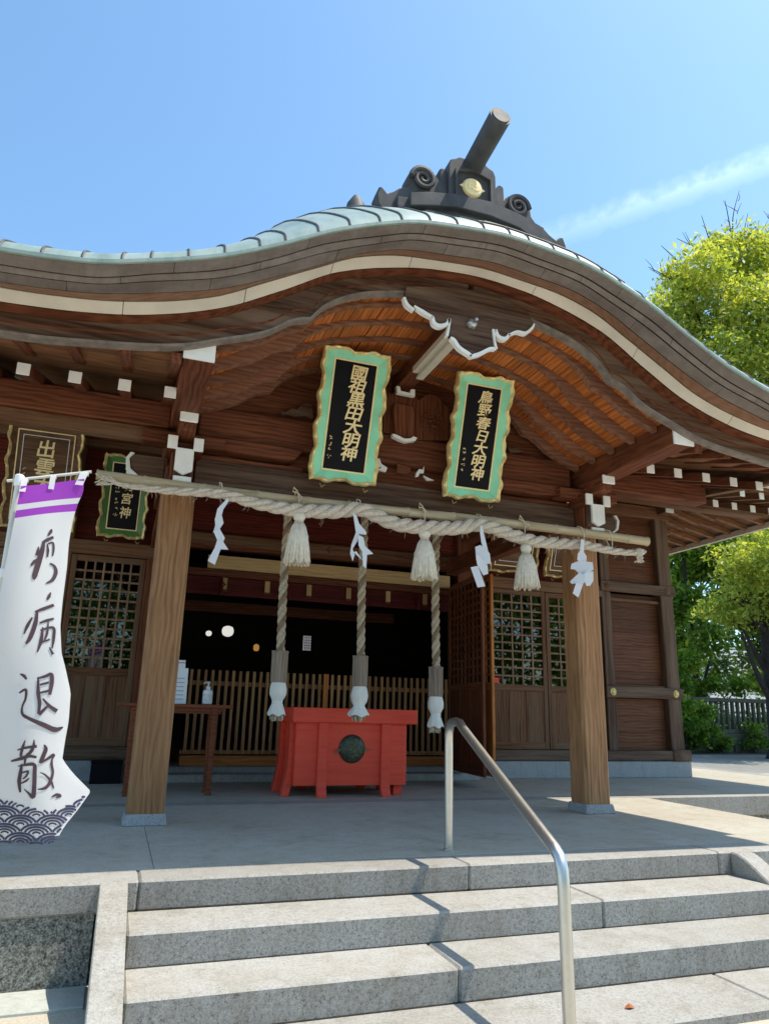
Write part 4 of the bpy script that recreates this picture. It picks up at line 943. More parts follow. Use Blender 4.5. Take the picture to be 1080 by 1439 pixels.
    for ch, x, y, s_, sx_ in cols:
        mt_ = Matrix.Translation((x, y, .008)) @ Matrix.Rotation(rad(random.uniform(-3, 3)), 4, 'Z') @ Matrix.Diagonal((sx_, 1, 1, 1))
        text_mesh(ch, s_, mt_, M['gold_flat'], 'lettering', E_, depth=.004, bold=.016*s_, shear=.12, wob=.045)
    if side:                                  # small column of brush marks, too small to read
        for x, y0, y1, n_ in side:
            mb = MB(); rr = random.Random(int((x+5)*1000))
            for k in range(n_):
                yy = lerp(y0, y1, k/(n_-1)); h = abs(y1-y0)/n_*.36
                for _ in range(4):
                    ax, ay = x+rr.uniform(-h, h), yy+rr.uniform(-h, h); an = rr.choice((0.1, 1.5, 0.8, -.7)); ln = h*rr.uniform(.7, 1.2); dx, dy = cos(an)*ln, sin(an)*ln
                    mb.obox((ax-dx/2, ay-dy/2, .007), (ax+dx/2, ay+dy/2, .007), h*.26, .005)
            q('small_signature', mb, 'gold_flat')
    for sx_ in (-1, 1):
        hk = MB().tube([(sx_*a*.62, -b_-.01, .02), (sx_*a*.62+.02, -b_-.045, .02), (sx_*a*.62+.05, -b_-.02, .02)], .006, 5); q('foot_bracket', hk, 'brass', smooth=True)
    return E_
def column(txt, x, y0, y1, s_, sx_=1.0, jit=.006): 
    n_ = len(txt); return [(c, x+random.uniform(-jit, jit), lerp(y0, y1, k/(n_-1) if n_ > 1 else 0), s_, sx_) for k, c in enumerate(txt)]
plaque('shrine_plaque', (1.80, 5.94, 4.225), (1.775, 6.33, 2.985), .69, 'green framed black plaque with seven gold characters, left of the carved pendant', column('國祖黒田大明神', .035, .41, -.36, .150, 1.15),
       side=[(-.155, -.22, -.40, 4)], group='hanging name plaques', border=False)
plaque('shrine_plaque', (3.155, 5.94, 4.22), (3.125, 6.33, 2.985), .655, 'narrower green framed black plaque, right of the white ridge beam end', column('鳥野春日大明神', .03, .40, -.375, .138, 1.12),
       side=[(-.13, -.12, -.34, 5)], group='hanging name plaques', border=False)
plaque('shrine_plaque', (-1.20, 9.50, 4.34), (-1.18, 9.92, 3.02), .90, 'brown wood plaque with gold ruffled rim above the white banner', column('出雲大社', .0, .34, -.34, .23, 1.0),
       side=[(-.22, .08, -.25, 7)], group='hanging name plaques', field='plaque', board='plaque', border=.05, inner=(.13, .13))
plaque('shrine_plaque', (-.20, 9.62, 4.10), (-.17, 9.93, 3.02), .63, 'dark green plaque behind the left end of the bamboo pole', column('宝崎宮神', .02, .33, -.22, .16, .95),
       side=[(-.10, .12, -.25, 6)], group='hanging name plaques', field='green', border=False, inner=(.135, .135))
plaque('shrine_plaque', (5.63, 9.5, 4.34), (5.65, 9.92, 3.05), .88, 'brown wood plaque over the doors, half hidden by the rightmost tassel', column('八幡宮', .0, .3, -.3, .25, 1.0)[:0], group='hanging name plaques', field='plaque', board='plaque', border=.06, inner=(.13, .13))
plaque('shrine_plaque', (6.62, 9.5, 4.34), (6.64, 9.92, 3.05), .88, 'brown wood plaque over the doors, mostly behind the right porch post', [], group='hanging name plaques', field='plaque', board='plaque', border=.06, inner=(.13, .13))

# --- bamboo pole
BM = empty('bamboo_pole', (2.4, 6.2, 2.74), 'long pale bamboo pole tied across the porch front', 'pole')
nodes_ = [-.36, .02, .52, .98, 1.44, 1.92, 2.42, 2.9, 3.34, 3.72, 4.06, 4.38, 4.66, 4.93, 5.19]
for i, (a, b_) in enumerate(zip(nodes_, nodes_[1:])):
    r0 = .043+.006*(a+.36)/5.5; zz = 2.752-.012*sin(a*1.3)
    pts, rr = [], []
    for t_, k in ((0, 1.10), (.02, 1.02), (.07, .97), (.5, .95), (.93, .97), (.98, 1.03), (1, 1.10)): pts.append((lerp(a, b_, t_), 6.2, zz-.012*(sin(lerp(a, b_, t_)*1.3)-sin(a*1.3)))); rr.append(r0*k)
    part('bamboo_section', MB().tube(pts, rr, 14), M['bamboo'], BM, smooth=True)
# --- sacred rope
RP = empty('sacred_rope', (2.4, 6.1, 2.65), 'thick twisted pale hemp rope sagging below the bamboo pole', 'rope')
kp = [(150, 672, .012), (163, 679, .028), (182, 683, .036), (240, 690, .045), (310, 694, .052), (362, 708, .062), (417, 717, .066), (470, 719, .068), (507, 716, .066), (552, 735, .070), (596, 741, .072), (640, 742, .070), (678, 738, .066), (735, 757, .066), (775, 763, .062), (820, 766, .055), (860, 774, .046), (892, 777, .036), (905, 775, .03)]
pp = smoothpts([Vector((*on(x, y, 1, 6.10),)) for x, y, r in kp], 10); rr = np.interp(np.linspace(0, 1, len(pp)), np.linspace(0, 1, len(kp)), [k[2] for k in kp])
def twist(par, pts, rr, mt_, pitch, strands=3, name='strand', n=8, sgn=1):
    s_ = 0; P3 = [[] for _ in range(strands)]; 
    for i, p in enumerate(pts):
        if i: s_ += (pts[i]-pts[i-1]).length
        t = (pts[min(i+1, len(pts)-1)]-pts[max(i-1, 0)]).normalized(); u = Vector((0, 1, 0)) if abs(t.y) < .8 else Vector((0, 0, 1)); u = (u-t*u.dot(t)).normalized(); v = t.cross(u)
        for k in range(strands):
            a = sgn*2*pi*s_/pitch+2*pi*k/strands; P3[k].append(p+(u*cos(a)+v*sin(a))*rr[i]*.53)
    for k in range(strands): part(name, MB().tube(P3[k], [r_*.50 for r_ in rr], n), M[mt_ if (k or mt_ == 'rope') else 'rope_brown'], par, smooth=True)
def resample(pts, step):
    L = [0]
    for a, b_ in zip(pts, pts[1:]): L.append(L[-1]+(b_-a).length)
    n_ = int(L[-1]/step); out_ = []
    arr = np.array([tuple(p) for p in pts]); s_ = np.linspace(0, L[-1], n_)
    return [Vector([np.interp(q, L, arr[:, c]) for c in range(3)]) for q in s_]
n0 = len(pp); pr_ = resample(pp, .028); rr2 = np.interp(np.linspace(0, 1, len(pr_)), np.linspace(0, 1, n0), rr)
twist(RP, pr_, rr2, 'rope', .40, sgn=-1)
fb_ = MB(); rf_ = random.Random(3)
for k in range(260):
    i = rf_.randrange(6, len(pr_)-4); a = rf_.uniform(0, 2*pi); d = Vector((rf_.uniform(-.4, .4), cos(a), sin(a))); p0_ = pr_[i]+Vector((0, d.y, d.z))*rr2[i]*.95; L_ = rf_.uniform(.02, .06)
    fb_.tube([p0_, p0_+d*L_*.5+Vector((.01, 0, -.004)), p0_+d*L_+Vector((rf_.uniform(-.02, .02), 0, -L_*.45))], [.0016, .0013, .0008], 3)
part('loose_fibres', fb_, M['rope'], RP, kind='stuff')
# frayed ends and ties
fe = MB(); e0 = Vector(on(150, 672, 1, 6.1))
for k in range(16): fe.tube([e0+Vector((.09, 0, -.03)), e0+Vector((.02, RS.uniform(-.02, .02), RS.uniform(-.06, .03))), e0+Vector((-.05+RS.uniform(-.04, .03), RS.uniform(-.03, .03), RS.uniform(-.08, .05)))], .006, 4)
part('frayed_end', fe, M['rope'], RP)
fe = MB(); e0 = Vector(on(897, 777, 1, 6.1)); fe.lathe([(.02, -.04), (.05, -.02), (.05, .03), (.02, .05)], e0, 10)
for k in range(14): fe.tube([e0, e0+Vector((RS.uniform(-.03, .04), RS.uniform(-.02, .02), -.05)), e0+Vector((RS.uniform(-.05, .04), RS.uniform(-.03, .03), -.10))], .009, 4)
part('end_knot', fe, M['rope'], RP)
for x in (310, 417, 505, 594, 675, 735, 818, 858):
    t_ = MB(); c = Vector(on(x, np.interp(x, [k[0] for k in kp], [k[1] for k in kp]), 1, 6.14)); zt = 2.765
    t_.tube([(c.x+.012, 6.135, c.z-.0), (c.x+.01, 6.12, zt-.03), (c.x, 6.14, zt+.03), (c.x-.01, 6.2, zt+.055), (c.x, 6.26, zt), (c.x, 6.2, zt-.07), (c.x, 6.12, c.z-.02)], .006, 6)
    if x in (417, 594, 735): t_.tube([(c.x, 6.14, zt+.04), (c.x-.045, 6.12, zt+.07), (c.x-.05, 6.12, zt+.03), (c.x+.0, 6.12, zt+.02), (c.x+.04, 6.13, zt-.02), (c.x+.01, 6.12, zt-.05)], .006, 6)
    part('cord_tie', t_, M['tie'], RP, smooth=True)
# --- tassels
def tassel(x, ztop, zbot, r, label):
    T_ = empty('rope_tassel', (x, 6.08, ztop), label, 'tassel', 'hemp tassels on the sacred rope')
    part('knot', MB().lathe([(.01, .0), (.035, -.004), (.052, -.02), (.056, -.045), (.048, -.068), (.036, -.08), (.03, -.085)], (x, 6.08, ztop), 16), M['tassel'], T_, smooth=True)
    part('binding', MB().lathe([(.036, -.078), (.042, -.084), (.042, -.096), (.036, -.10)], (x, 6.08, ztop), 16), M['tie'], T_, smooth=True)
    sk = MB(); rs_ = random.Random(int(x*100)); L = ztop-.09-zbot
    for k in range(70):
        a = 2*pi*k/70+rs_.uniform(-.05, .05); k2 = rs_.uniform(.82, 1.0); jj = rs_.uniform(-.015, .02)
        P = []; 
        for t in (0, .12, .3, .6, 1.0):
            rad_ = lerp(.034, r, t**.55)*k2; P.append((x+rad_*cos(a), 6.08+rad_*sin(a), ztop-.09-L*t+(jj if t == 1 else 0)))
        sk.tube(P, [.006, .007, .0085, .0095, .0075], 5)
    part('skirt', sk, M['tassel'], T_, smooth='all', kind='stuff')
    part('core', MB().lathe([(.03, -.09), (r*.78, -.09-L*.35), (r*.86, -.09-L*.95), (r*.5, -.09-L*.97)], (x, 6.08, ztop), 14), M['tassel'], T_, smooth=True)
tassel(1.345, 2.60, 2.135, .118, 'hemp tassel nearest the left porch post'); tassel(2.545, 2.565, 2.10, .124, 'middle hemp tassel, between the second and third bell ropes'); tassel(3.625, 2.535, 2.10, .125, 'hemp tassel nearest the right porch post')
# --- folded paper streamers
def sheets(name, label, polys, Y0, dz=.006):
    S_ = empty(name, tuple(on(polys[0][0][0], polys[0][0][1], 1, Y0)), label, 'paper streamer', 'folded paper streamers on the rope')
    for k, pl in enumerate(polys):
        Y = Y0-.012*k; P = [on(x, y, 1, Y)[[0, 2]] for x, y in pl]; n_ = len(P)
        cx = sum(p[0] for p in P)/n_
        mb = MB(); tilt = (-1)**k*.35
        mb.add([(p[0], Y+(p[0]-cx)*tilt, p[1]) for p in P], [tuple(range(n_))]); 
        o = part('paper_fold', mb, M['shide'], S_, fix=False)
        md = o.modifiers.new('thick', 'SOLIDIFY'); md.thickness = .0012
def rel(pl, ox, oy, s=4.5): return [(ox+x/s, oy+y/s) for x, y in pl]
sheets('paper_streamer', 'crisp zigzag paper streamer just right of the third bell rope', [rel(q, 660, 720) for q in
       ([(62, 85), (74, 85), (108, 200), (128, 268), (95, 262), (68, 190), (58, 130)], [(40, 215), (68, 205), (118, 262), (124, 325), (92, 330), (45, 300)], [(28, 275), (50, 270), (118, 330), (124, 385), (85, 398), (38, 330)], [(10, 345), (50, 338), (90, 470), (48, 475)])], 6.02)
sheets('paper_streamer', 'zigzag paper streamer hanging in front of the right porch post', [rel(q, 660, 720) for q in
       ([(700, 170), (728, 172), (722, 250), (745, 275), (742, 312), (706, 312), (665, 305), (672, 265), (690, 245)], [(652, 322), (690, 305), (760, 320), (765, 365), (740, 385), (700, 400), (672, 360), (648, 355)], [(735, 370), (788, 372), (788, 430), (760, 465), (728, 466), (700, 400)], [(640, 435), (690, 380), (720, 400), (715, 450), (650, 450)], [(668, 445), (730, 440), (684, 538), (638, 515)])], 6.02)
def rel2(pl): return [(130+x/2.512, 640+y/2.512) for x, y in pl]
sheets('paper_streamer', 'twisted paper streamer beside the left porch post', [rel2(q) for q in
       ([(478, 148), (482, 160), (462, 190), (455, 215), (432, 225), (440, 190)], [(432, 222), (456, 212), (462, 240), (448, 262), (426, 272), (434, 246)], [(426, 270), (448, 258), (468, 290), (462, 305), (440, 300)], [(456, 298), (478, 335), (452, 332), (432, 386), (408, 370), (432, 325), (440, 300)])], 6.03)
sheets('paper_streamer', 'tangled paper streamer in front of the middle bell rope', [rel2(q) for q in
       ([(916, 205), (930, 212), (940, 240), (970, 268), (968, 278), (928, 276), (922, 240)], [(928, 274), (940, 276), (935, 300), (918, 330), (925, 350), (918, 374), (910, 345), (914, 315)], [(934, 282), (955, 290), (962, 320), (995, 345), (970, 350), (966, 398), (954, 390), (950, 340), (936, 320)], [(922, 340), (932, 338), (952, 372), (946, 366)])], 6.03)
# --- bell ropes
def bellrope(x, zt, label, zc):
    E_ = empty('bell_rope', (x, 7.6, 3.25), label, 'bell rope', 'bell pull ropes')
    pts = [Vector((x+.012*sin(z*2), 7.6, z)) for z in np.arange(4.0, zt-.01, -.022)]
    twist(E_, pts, [.047]*len(pts), 'rope2', .26)
    tb_ = MB(); r = .088; vs = []
    tb_.lathe([(r, -.32), (r, 0.0)], (x, 7.6, zt), 6); part('wooden_tube', tb_, M['tubewood'], E_, 0.004)
    part('tube_band', MB().lathe([(r*1.03, 0), (r*1.03, -.02)], (x, 7.6, zt+.003), 6), M['tubewood'], E_)
    rs_ = random.Random(int(x*77)); prof = [(.070, -.318), (.078, -.34), (.088, -.39), (.086, -.44), (.060, -.49), (.048, -.515), (.058, -.54), (.078, -.60), (.092, -.645)]
    if zc: prof = [(.070, -.318), (.085, -.36), (.094, -.42), (.082, -.48), (.058, -.52), (.075, -.55), (.108, -.60), (.118, -.625)]
    mb = MB(); n_ = 28; 
    for r_, h in prof:
        for k in range(n_):
            a = 2*pi*k/n_; q = r_*(1+.07*sin(7*a+h*9)*(1 if h < -.5 else .35)); mb.v.append((x+q*cos(a), 7.6+q*sin(a), zt+h+(.012*sin(5*a) if h < -.59 else 0)))
    mb.f = [(i*n_+k, i*n_+(k+1) % n_, (i+1)*n_+(k+1) % n_, (i+1)*n_+k) for i in range(len(prof)-1) for k in range(n_)]; mb.mi = [0]*len(mb.f)
    part('cloth_wrap', mb, M['clothwhite'], E_, smooth='all')
    part('cloth_tie', MB().lathe([(.05, -.502), (.056, -.508), (.056, -.522), (.05, -.528)], (x, 7.6, zt), 14), M['clothwhite'], E_, smooth=True)
    fr_ = MB()
    for k in range(16):
        a = 2*pi*k/16; q = rs_.uniform(.02, .07); fr_.tube([(x+q*cos(a), 7.6+q*sin(a), zt+prof[-1][1]+.03), (x+q*1.1*cos(a), 7.6+q*sin(a), zt+prof[-1][1]-.045+rs_.uniform(-.02, .01))], [.014, .010], 6)
    part('rope_ends', fr_, M['rope2'], E_, smooth=True); return E_
bellrope(1.563, 1.495, 'leftmost bell rope, hanging beside the red box', 0); bellrope(2.445, 1.485, 'middle bell rope, ending in front of the red box top', 1); bellrope(3.335, 1.405, 'rightmost bell rope, right of the red box', 0)

# --- offering box
OB = empty('offering_box', (2.54, 8.6, 0), 'vermilion red wooden offering box with a bronze crest', 'offering box')
bx0, bx1, by0, by1 = 1.90, 3.20, 8.12, 8.92
part('front_board', MB().box(bx0, bx1, by0, by0+.03, .115, .80), M['red'], OB, 0.003)
part('back_board', MB().box(bx0, bx1, by1-.03, by1, .115, .80), M['red'], OB, 0.003)
for a, b_ in ((bx0, bx0+.03), (bx1-.03, bx1)): part('side_board', MB().box(a, b_, by0+.031, by1-.031, .115, .80), M['red'], OB, 0.003)
part('bottom_board', MB().box(bx0+.032, bx1-.032, by0+.032, by1-.032, .12, .15), M['red'], OB)
part('top_rail', MB().box(bx0-.05, bx1+.11, by0-.055, by0-.001, .775, .935), M['red'], OB, 0.006)
part('top_rail', MB().box(bx0-.05, bx1+.11, by1+.001, by1+.055, .775, .935), M['red'], OB, 0.006)
for a, b_ in ((bx0-.05, bx0-.0), (bx1+.06, bx1+.11)): part('top_rail', MB().box(a, b_, by0+.0, by1+.0, .777, .933), M['red'], OB, 0.006)
for k in range(9): part('coin_slat', MB().box(bx0+.05, bx1-.02, by0+.06+k*.085, by0+.095+k*.085, .86, .90), M['red'], OB, 0.003)
for xx in (2.20, 2.935):
    for (ya, yb, sg) in ((by0-.04, by0-.001, -1), (by1+.001, by1+.04, 1)):
        p = [(ya if sg < 0 else yb, .773), (yb if sg < 0 else ya, .773), (yb if sg < 0 else ya, .0)]
        pr = [(by0-.001, .773), (by0-.045, .773), (by0-.045, .17), (by0-.055, .09), (by0-.085, .03), (by0-.10, 0), (by0-.02, 0), (by0-.001, .10)] if sg < 0 else [(by1+.001, .773), (by1+.045, .773), (by1+.045, .17), (by1+.10, 0), (by1+.02, 0), (by1+.001, .10)]
        part('leg', MB().prism(pr, 'x', xx-.052, xx+.052), M['red'], OB, 0.004)
for ya, yb in ((8.2, 8.34), (8.68, 8.82)):
    part('side_leg', MB().prism([(bx0-.001, .775), (bx0-.045, .775), (bx0-.05, .3), (bx0-.11, 0), (bx0-.03, 0), (bx0-.001, .12)], 'y', ya, yb), M['red'], OB, 0.004)
    part('foot_block', MB().box(bx1-.12, bx1-.02, ya, yb, 0, .114), M['red'], OB, 0.004)
ec = (2.545, by0-.001, .50); em = MB().lathe([(.02, -.050), (.07, -.045), (.125, -.030), (.15, -.012), (.155, 0)], ec, 28, axis='y')
cr_ = part('bronze_crest', em, M['bronze'], OB, smooth=True)
dt = MB(); rs_ = random.Random(4)
for k in range(12):
    a = rs_.uniform(0, 2*pi); r = rs_.uniform(.02, .11); x, z = ec[0]+r*cos(a), ec[2]+r*sin(a)*.9
    dt.tube([(x-.03, ec[1]-.045+r*.12, z), (x, ec[1]-.056+r*.12, z+.012), (x+.03, ec[1]-.045+r*.12, z-.004)], [.006, .012, .005], 6)
for sg in (-1, 1): dt.tube([(ec[0]+sg*.14, ec[1]-.015, ec[2]-.01), (ec[0]+sg*.18, ec[1]-.015, ec[2]-.03*(sg < 0)+.0), (ec[0]+sg*.205, ec[1]-.012, ec[2]-.045*(sg < 0)-.01)], [.016, .012, .004], 6)
part('crest_relief', dt, plain('rubbed bronze', (.26, .24, .14), .4, .5, ns=30), cr_, smooth=True)
# --- side table with hand gel and notices
TB = empty('side_table', (.63, 8.5, 0), 'narrow reddish wooden table behind the left porch post', 'table')
part('tabletop', MB().box(.03, 1.235, 8.38, 8.80, .90, .938), M['table'], TB, 0.004)
part('apron', MB().box(.14, 1.12, 8.42, 8.44, .84, .899), M['table'], TB)
for x in (.20, 1.04):
    for y in (8.42, 8.72):
        part('leg', MB().prism([(x-.03, .899), (x+.03, .899), (x+.024, .04), (x+.035, .0), (x-.035, 0), (x-.024, .04)], 'y', y-.022, y+.022), M['table'], TB, 0.004)
part('stretcher', MB().box(.185, .215, 8.44, 8.70, .14, .18), M['table'], TB); part('stretcher', MB().box(1.025, 1.055, 8.44, 8.70, .14, .18), M['table'], TB)
BT = empty('sanitizer_bottle', (.965, 8.55, .938), 'white pump bottle of hand gel on the side table', 'bottle')
part('body', MB().lathe([(.030, 0), (.052, .006), (.055, .03), (.055, .125), (.050, .15), (.024, .165), (.022, .175)], (.965, 8.55, .939), 20), M['bottle'], BT, smooth=True)
part('label', MB().lathe([(.0556, .035), (.0556, .115)], (.965, 8.55, .939), 20), plain('printed label', (.66, .70, .72), .5, nz=.2, ns=30), BT, smooth=True)
pm = MB().lathe([(.020, .175), (.024, .178), (.024, .195), (.009, .205), (.008, .225), (.018, .23), (.018, .245), (.010, .25)], (.965, 8.55, .939), 12); pm.tube([(.965, 8.55, 1.175), (.93, 8.54, 1.18), (.91, 8.54, 1.165)], .007, 6)
part('pump', pm, M['bottle'], BT, smooth=True)
NT = empty('notice_stand', (.66, 8.6, .938), 'stack of white notice sheets standing on the side table', 'notice')
part('sheet', MB().add([(.52, 8.60, .94), (.735, 8.55, .94), (.735, 8.62, 1.33), (.52, 8.67, 1.33)], [(0, 1, 2, 3)]), M['paper'], NT, fix=False)
part('sheet', MB().add([(.50, 8.64, .94), (.70, 8.60, .94), (.70, 8.66, 1.42), (.50, 8.70, 1.42)], [(0, 1, 2, 3)]), M['paper'], NT, fix=False)
part('sheet_backing', MB().box(.50, .70, 8.68, 8.70, .94, 1.38), M['paper'], NT)
tx = MB()
for k in range(6): tx.obox((.56, 8.5885+.0018*0+ (k*.0075), .99+k*.045), (.70, 8.553+k*.0075, .99+k*.045), .002, .008)
part('printed_lines', tx, plain('blue print', (.35, .45, .6), .7), NT)
hd = MB(); 
for k in range(5): hd.obox((.60+.022*k, 8.648-.004*k, 1.385+.008*(k % 2)), (.615+.022*k, 8.643-.004*k, 1.395-.01*(k % 2)), .002, .008)
part('printed_heading', hd, M['ink'], NT)
BX = empty('dark_block', (-.02, 9.86, 0), 'low black block left of the left porch post', 'box')  # plain black block where a dark shape stands by the left doors
part('body', MB().box(-.19, .16, 9.72, 9.98, .0, .235), M['black'], BX, .006); part('block_top', MB().box(-.20, .17, 9.71, 9.99, .236, .25), M['black'], BX, .004)
# lanterns inside
for i, (x, z, r, mt_, lab) in enumerate(((1.85, 2.30, .11, 'lampglow', 'round white lantern glowing in the dark hall'), (1.50, 2.24, .055, 'lampglow', 'small pale lantern left of the round white one'))):
    L_ = empty('hall_lantern', (x, 14, z), lab, 'lantern')
    part('shade', MB().lathe([(r*.3, -r*.9), (r*.8, -r*.65), (r, -r*.2), (r, r*.25), (r*.8, r*.7), (r*.3, r*.9)], (x, 14, z), 18), M[mt_], L_, smooth=True)
    part('hanger', MB().tube([(x, 14, z+r*.9), (x, 14, 4.3)], .006, 5), M['black'], L_)
L_ = empty('votive_lamp', (2.41, 14, 2.02), 'small amber lamp deep in the dark hall', 'lamp'); part('shade', MB().lathe([(.035, -.06), (.055, -.03), (.055, .04), (.02, .07)], (2.41, 14, 2.02), 10), M['lampwarm'], L_, smooth=True); part('chain', MB().tube([(2.41, 14, 2.09), (2.41, 14, 4.3)], .005, 5), M['black'], L_)

# --- handrail
HR = empty('handrail', (2.28, 4.96, 0), 'bent brushed steel handrail down the stone steps', 'handrail')
P = [Vector(p) for p in ((2.28, 4.96, 0.0), (2.28, 4.96, .70), (2.278, 4.955, .775), (2.275, 4.93, .825), (2.27, 4.885, .85), (2.265, 4.80, .858), (2.262, 4.74, .85), (2.25, 4.66, .815), (2.18, 4.1, .60), (2.10, 3.5, .377), (2.072, 3.29, .300), (2.064, 3.235, .268), (2.06, 3.21, .215), (2.058, 3.20, .14), (2.055, 3.19, -.5))]
part('rail_tube', MB().tube(P, .030, 18), M['steel'], HR, smooth=True)
part('foot_collar', MB().lathe([(.036, 0), (.036, .012), (.031, .016)], (2.28, 4.96, 0), 18), M['steel'], HR, smooth=True); part('foot_collar', MB().lathe([(.036, 0), (.036, .012), (.031, .016)], (2.055, 3.19, -.5), 18), M['steel'], HR, smooth=True)
# --- dry leaf on the lowest step
lf = MB(); c = on(884, 1417, 2, -.449)
lf.add([(c[0]-.03, c[1], -.447), (c[0]-.008, c[1]-.018, -.440), (c[0]+.028, c[1]-.006, -.446), (c[0]+.012, c[1]+.02, -.434), (c[0]-.012, c[1]+.014, -.442)], [(0, 1, 2, 3, 4)])
o = part('fallen_leaf', lf, M['leafred'], fix=False); tag(o, 'curled red brown leaf lying on the lowest stone step', 'leaf')

# ================================================================== banner on its pole
BY = 4.15
BN = empty('banner', (-.66, BY, -.5), 'tall white vertical banner with purple top and brush characters on a pole', 'banner')
def cy(x, z): return BY-.01+.030*sin(9*x+2.2*z)+.022*sin(14*x-5*z+1)+.05*max(0, .75-z)*sin(11*x+1.5)
def b3(x, y, lift=0): p = on(x, y, 1, BY); return (p[0], cy(p[0], p[2])-lift, p[2])
Ledge = [(672+8, 31), (700, 27), (760, 16), (860, -2), (960, -22), (1060, -34), (1130, -46), (1195, -52)]
Redge = [(672, 119), (692, 117), (706, 110), (728, 103), (760, 97), (796, 94), (843, 88), (880, 85), (917, 87), (940, 93), (973, 100), (1013, 97), (1040, 92), (1067, 88), (1087, 103), (1112, 128), (1137, 110), (1160, 91), (1180, 80)]
def edge(tab, y): return float(np.interp(y, [t[0] for t in tab], [t[1] for t in tab]))
rows = sorted(set(list(np.arange(684, 1180, 8.0))+[692, 706, 709.5, 717.5, 728, 1112, 1067]))
def topy(u): return lerp(684, 673, u)
cols_ = 26
def rowy(y, u):
    t = (y-684)/(1180-684); return lerp(topy(u), lerp(1196, 1180, u), t)
def cell(y, u):
    yy = rowy(y, u); l, r = edge(Ledge, yy), edge(Redge, yy); return (lerp(l, r, u), yy)
mb = MB(); G = [[b3(*cell(y, j/(cols_-1))) for j in range(cols_)] for y in rows]
mb.v = [p for r in G for p in r]
for i in range(len(rows)-1):
    ym = (rows[i]+rows[i+1])/2
    for j in range(cols_-1):
        mb.f.append((i*cols_+j, i*cols_+j+1, (i+1)*cols_+j+1, (i+1)*cols_+j))
        mb.mi.append(1 if (ym < 709.5 or 717.5 < ym < 728) else 0)
cl = part('cloth', mb, [M['banner'], M['bannerpurple']], BN, smooth='all', fix=False)
# hem folded back at the right edge
mb = MB(); mb.grid([[tuple(Vector(b3(*cell(y, 1.0)))+Vector((-.028*k, .012*(1 if k else .2), 0))) for k in (0, 1)] for y in rows]); part('side_hem', mb, M['banner'], BN, fix=False)
def brush(pts, wds, mt_, name='brush_stroke', par=cl, conv=lambda x, y: (x, y), k=5):
    q = smoothpts([Vector(conv(*p)) for p in pts], k); wi = np.interp(np.linspace(0, 1, len(q)), np.linspace(0, 1, len(wds)), wds); L, R_ = [], []
    for i, p in enumerate(q):
        d = (q[min(i+1, len(q)-1)]-q[max(i-1, 0)]); d = d.normalized() if d.length > 1e-6 else Vector((1, 0)); nrm = Vector((-d.y, d.x))
        L.append(p+nrm*wi[i]/2); R_.append(p-nrm*wi[i]/2)
    mb = MB(); mb.grid([[b3(*a, .003), b3((a.x+b_.x)/2, (a.y+b_.y)/2, .003), b3(*b_, .003)] for a, b_ in zip(L, R_)]); return mb
def c3(x, y): return (x/4.233, 560+y/4.233)
def c6(x, y): return (x/3, 840+y/3)
def c5(x, y): return (x/7.714, 1040+y/7.714)
def character(strokes, conv, sc):
    mb = MB()
    for pts, w_ in strokes:
        m2 = brush(pts, [a*sc for a in w_], None, conv=conv); mb.add(m2.v, m2.f)
    part('character', mb, M['ink'], cl, fix=False)
character([([(312, 784), (306, 800), (290, 824)], (6, 20, 8)), ([(256, 868), (285, 850), (322, 830)], (10, 20, 14)), ([(268, 858), (256, 915), (236, 985), (214, 1060), (208, 1085)], (12, 28, 32, 30, 12)),
           ([(236, 892), (232, 920), (224, 945)], (6, 16, 12)), ([(192, 1005), (212, 982), (236, 962)], (10, 20, 10)),
           ([(286, 872), (290, 910), (286, 950)], (6, 15, 10)), ([(290, 872), (318, 864), (322, 900), (316, 940)], (8, 12, 13, 8)), ([(300, 985), (326, 1000), (334, 1035), (314, 1080), (276, 1104)], (10, 16, 22, 20, 6))], c3, 1/4.233)
character([([(215, -22), (208, -5), (200, 10)], (4, 14, 6)), ([(150, 62), (185, 48), (228, 30)], (6, 14, 12)), ([(160, 55), (152, 110), (130, 170), (112, 195)], (8, 18, 18, 8)), ([(140, 85), (120, 120), (105, 155)], (6, 14, 5)),
           ([(168, 108), (200, 96), (228, 88)], (6, 12, 8)), ([(182, 125), (176, 180), (160, 230)], (6, 16, 5)), ([(172, 138), (225, 126), (228, 170), (222, 215)], (6, 12, 13, 5)), ([(205, 100), (200, 150), (188, 185)], (4, 11, 5)), ([(180, 188), (212, 176)], (6, 8)), ([(210, 210), (226, 240)], (5, 12))], c6, 1/3)
character([([(165, 335), (166, 400), (172, 445), (168, 490)], (6, 16, 16, 10)), ([(160, 342), (195, 332), (220, 325), (222, 360), (214, 410)], (6, 12, 16, 18, 12)), ([(172, 368), (210, 358)], (8, 10)), ([(172, 402), (212, 392)], (8, 10)), ([(170, 492), (192, 470), (215, 448)], (14, 12, 5)),
           ([(185, 425), (212, 455), (244, 478)], (6, 14, 18)), ([(88, 322), (104, 330), (115, 345)], (5, 14, 8)), ([(84, 402), (112, 388), (112, 425), (98, 460), (100, 490), (128, 508), (190, 535), (235, 555), (268, 545)], (6, 12, 10, 8, 12, 14, 20, 22, 5))], c6, 1/3)
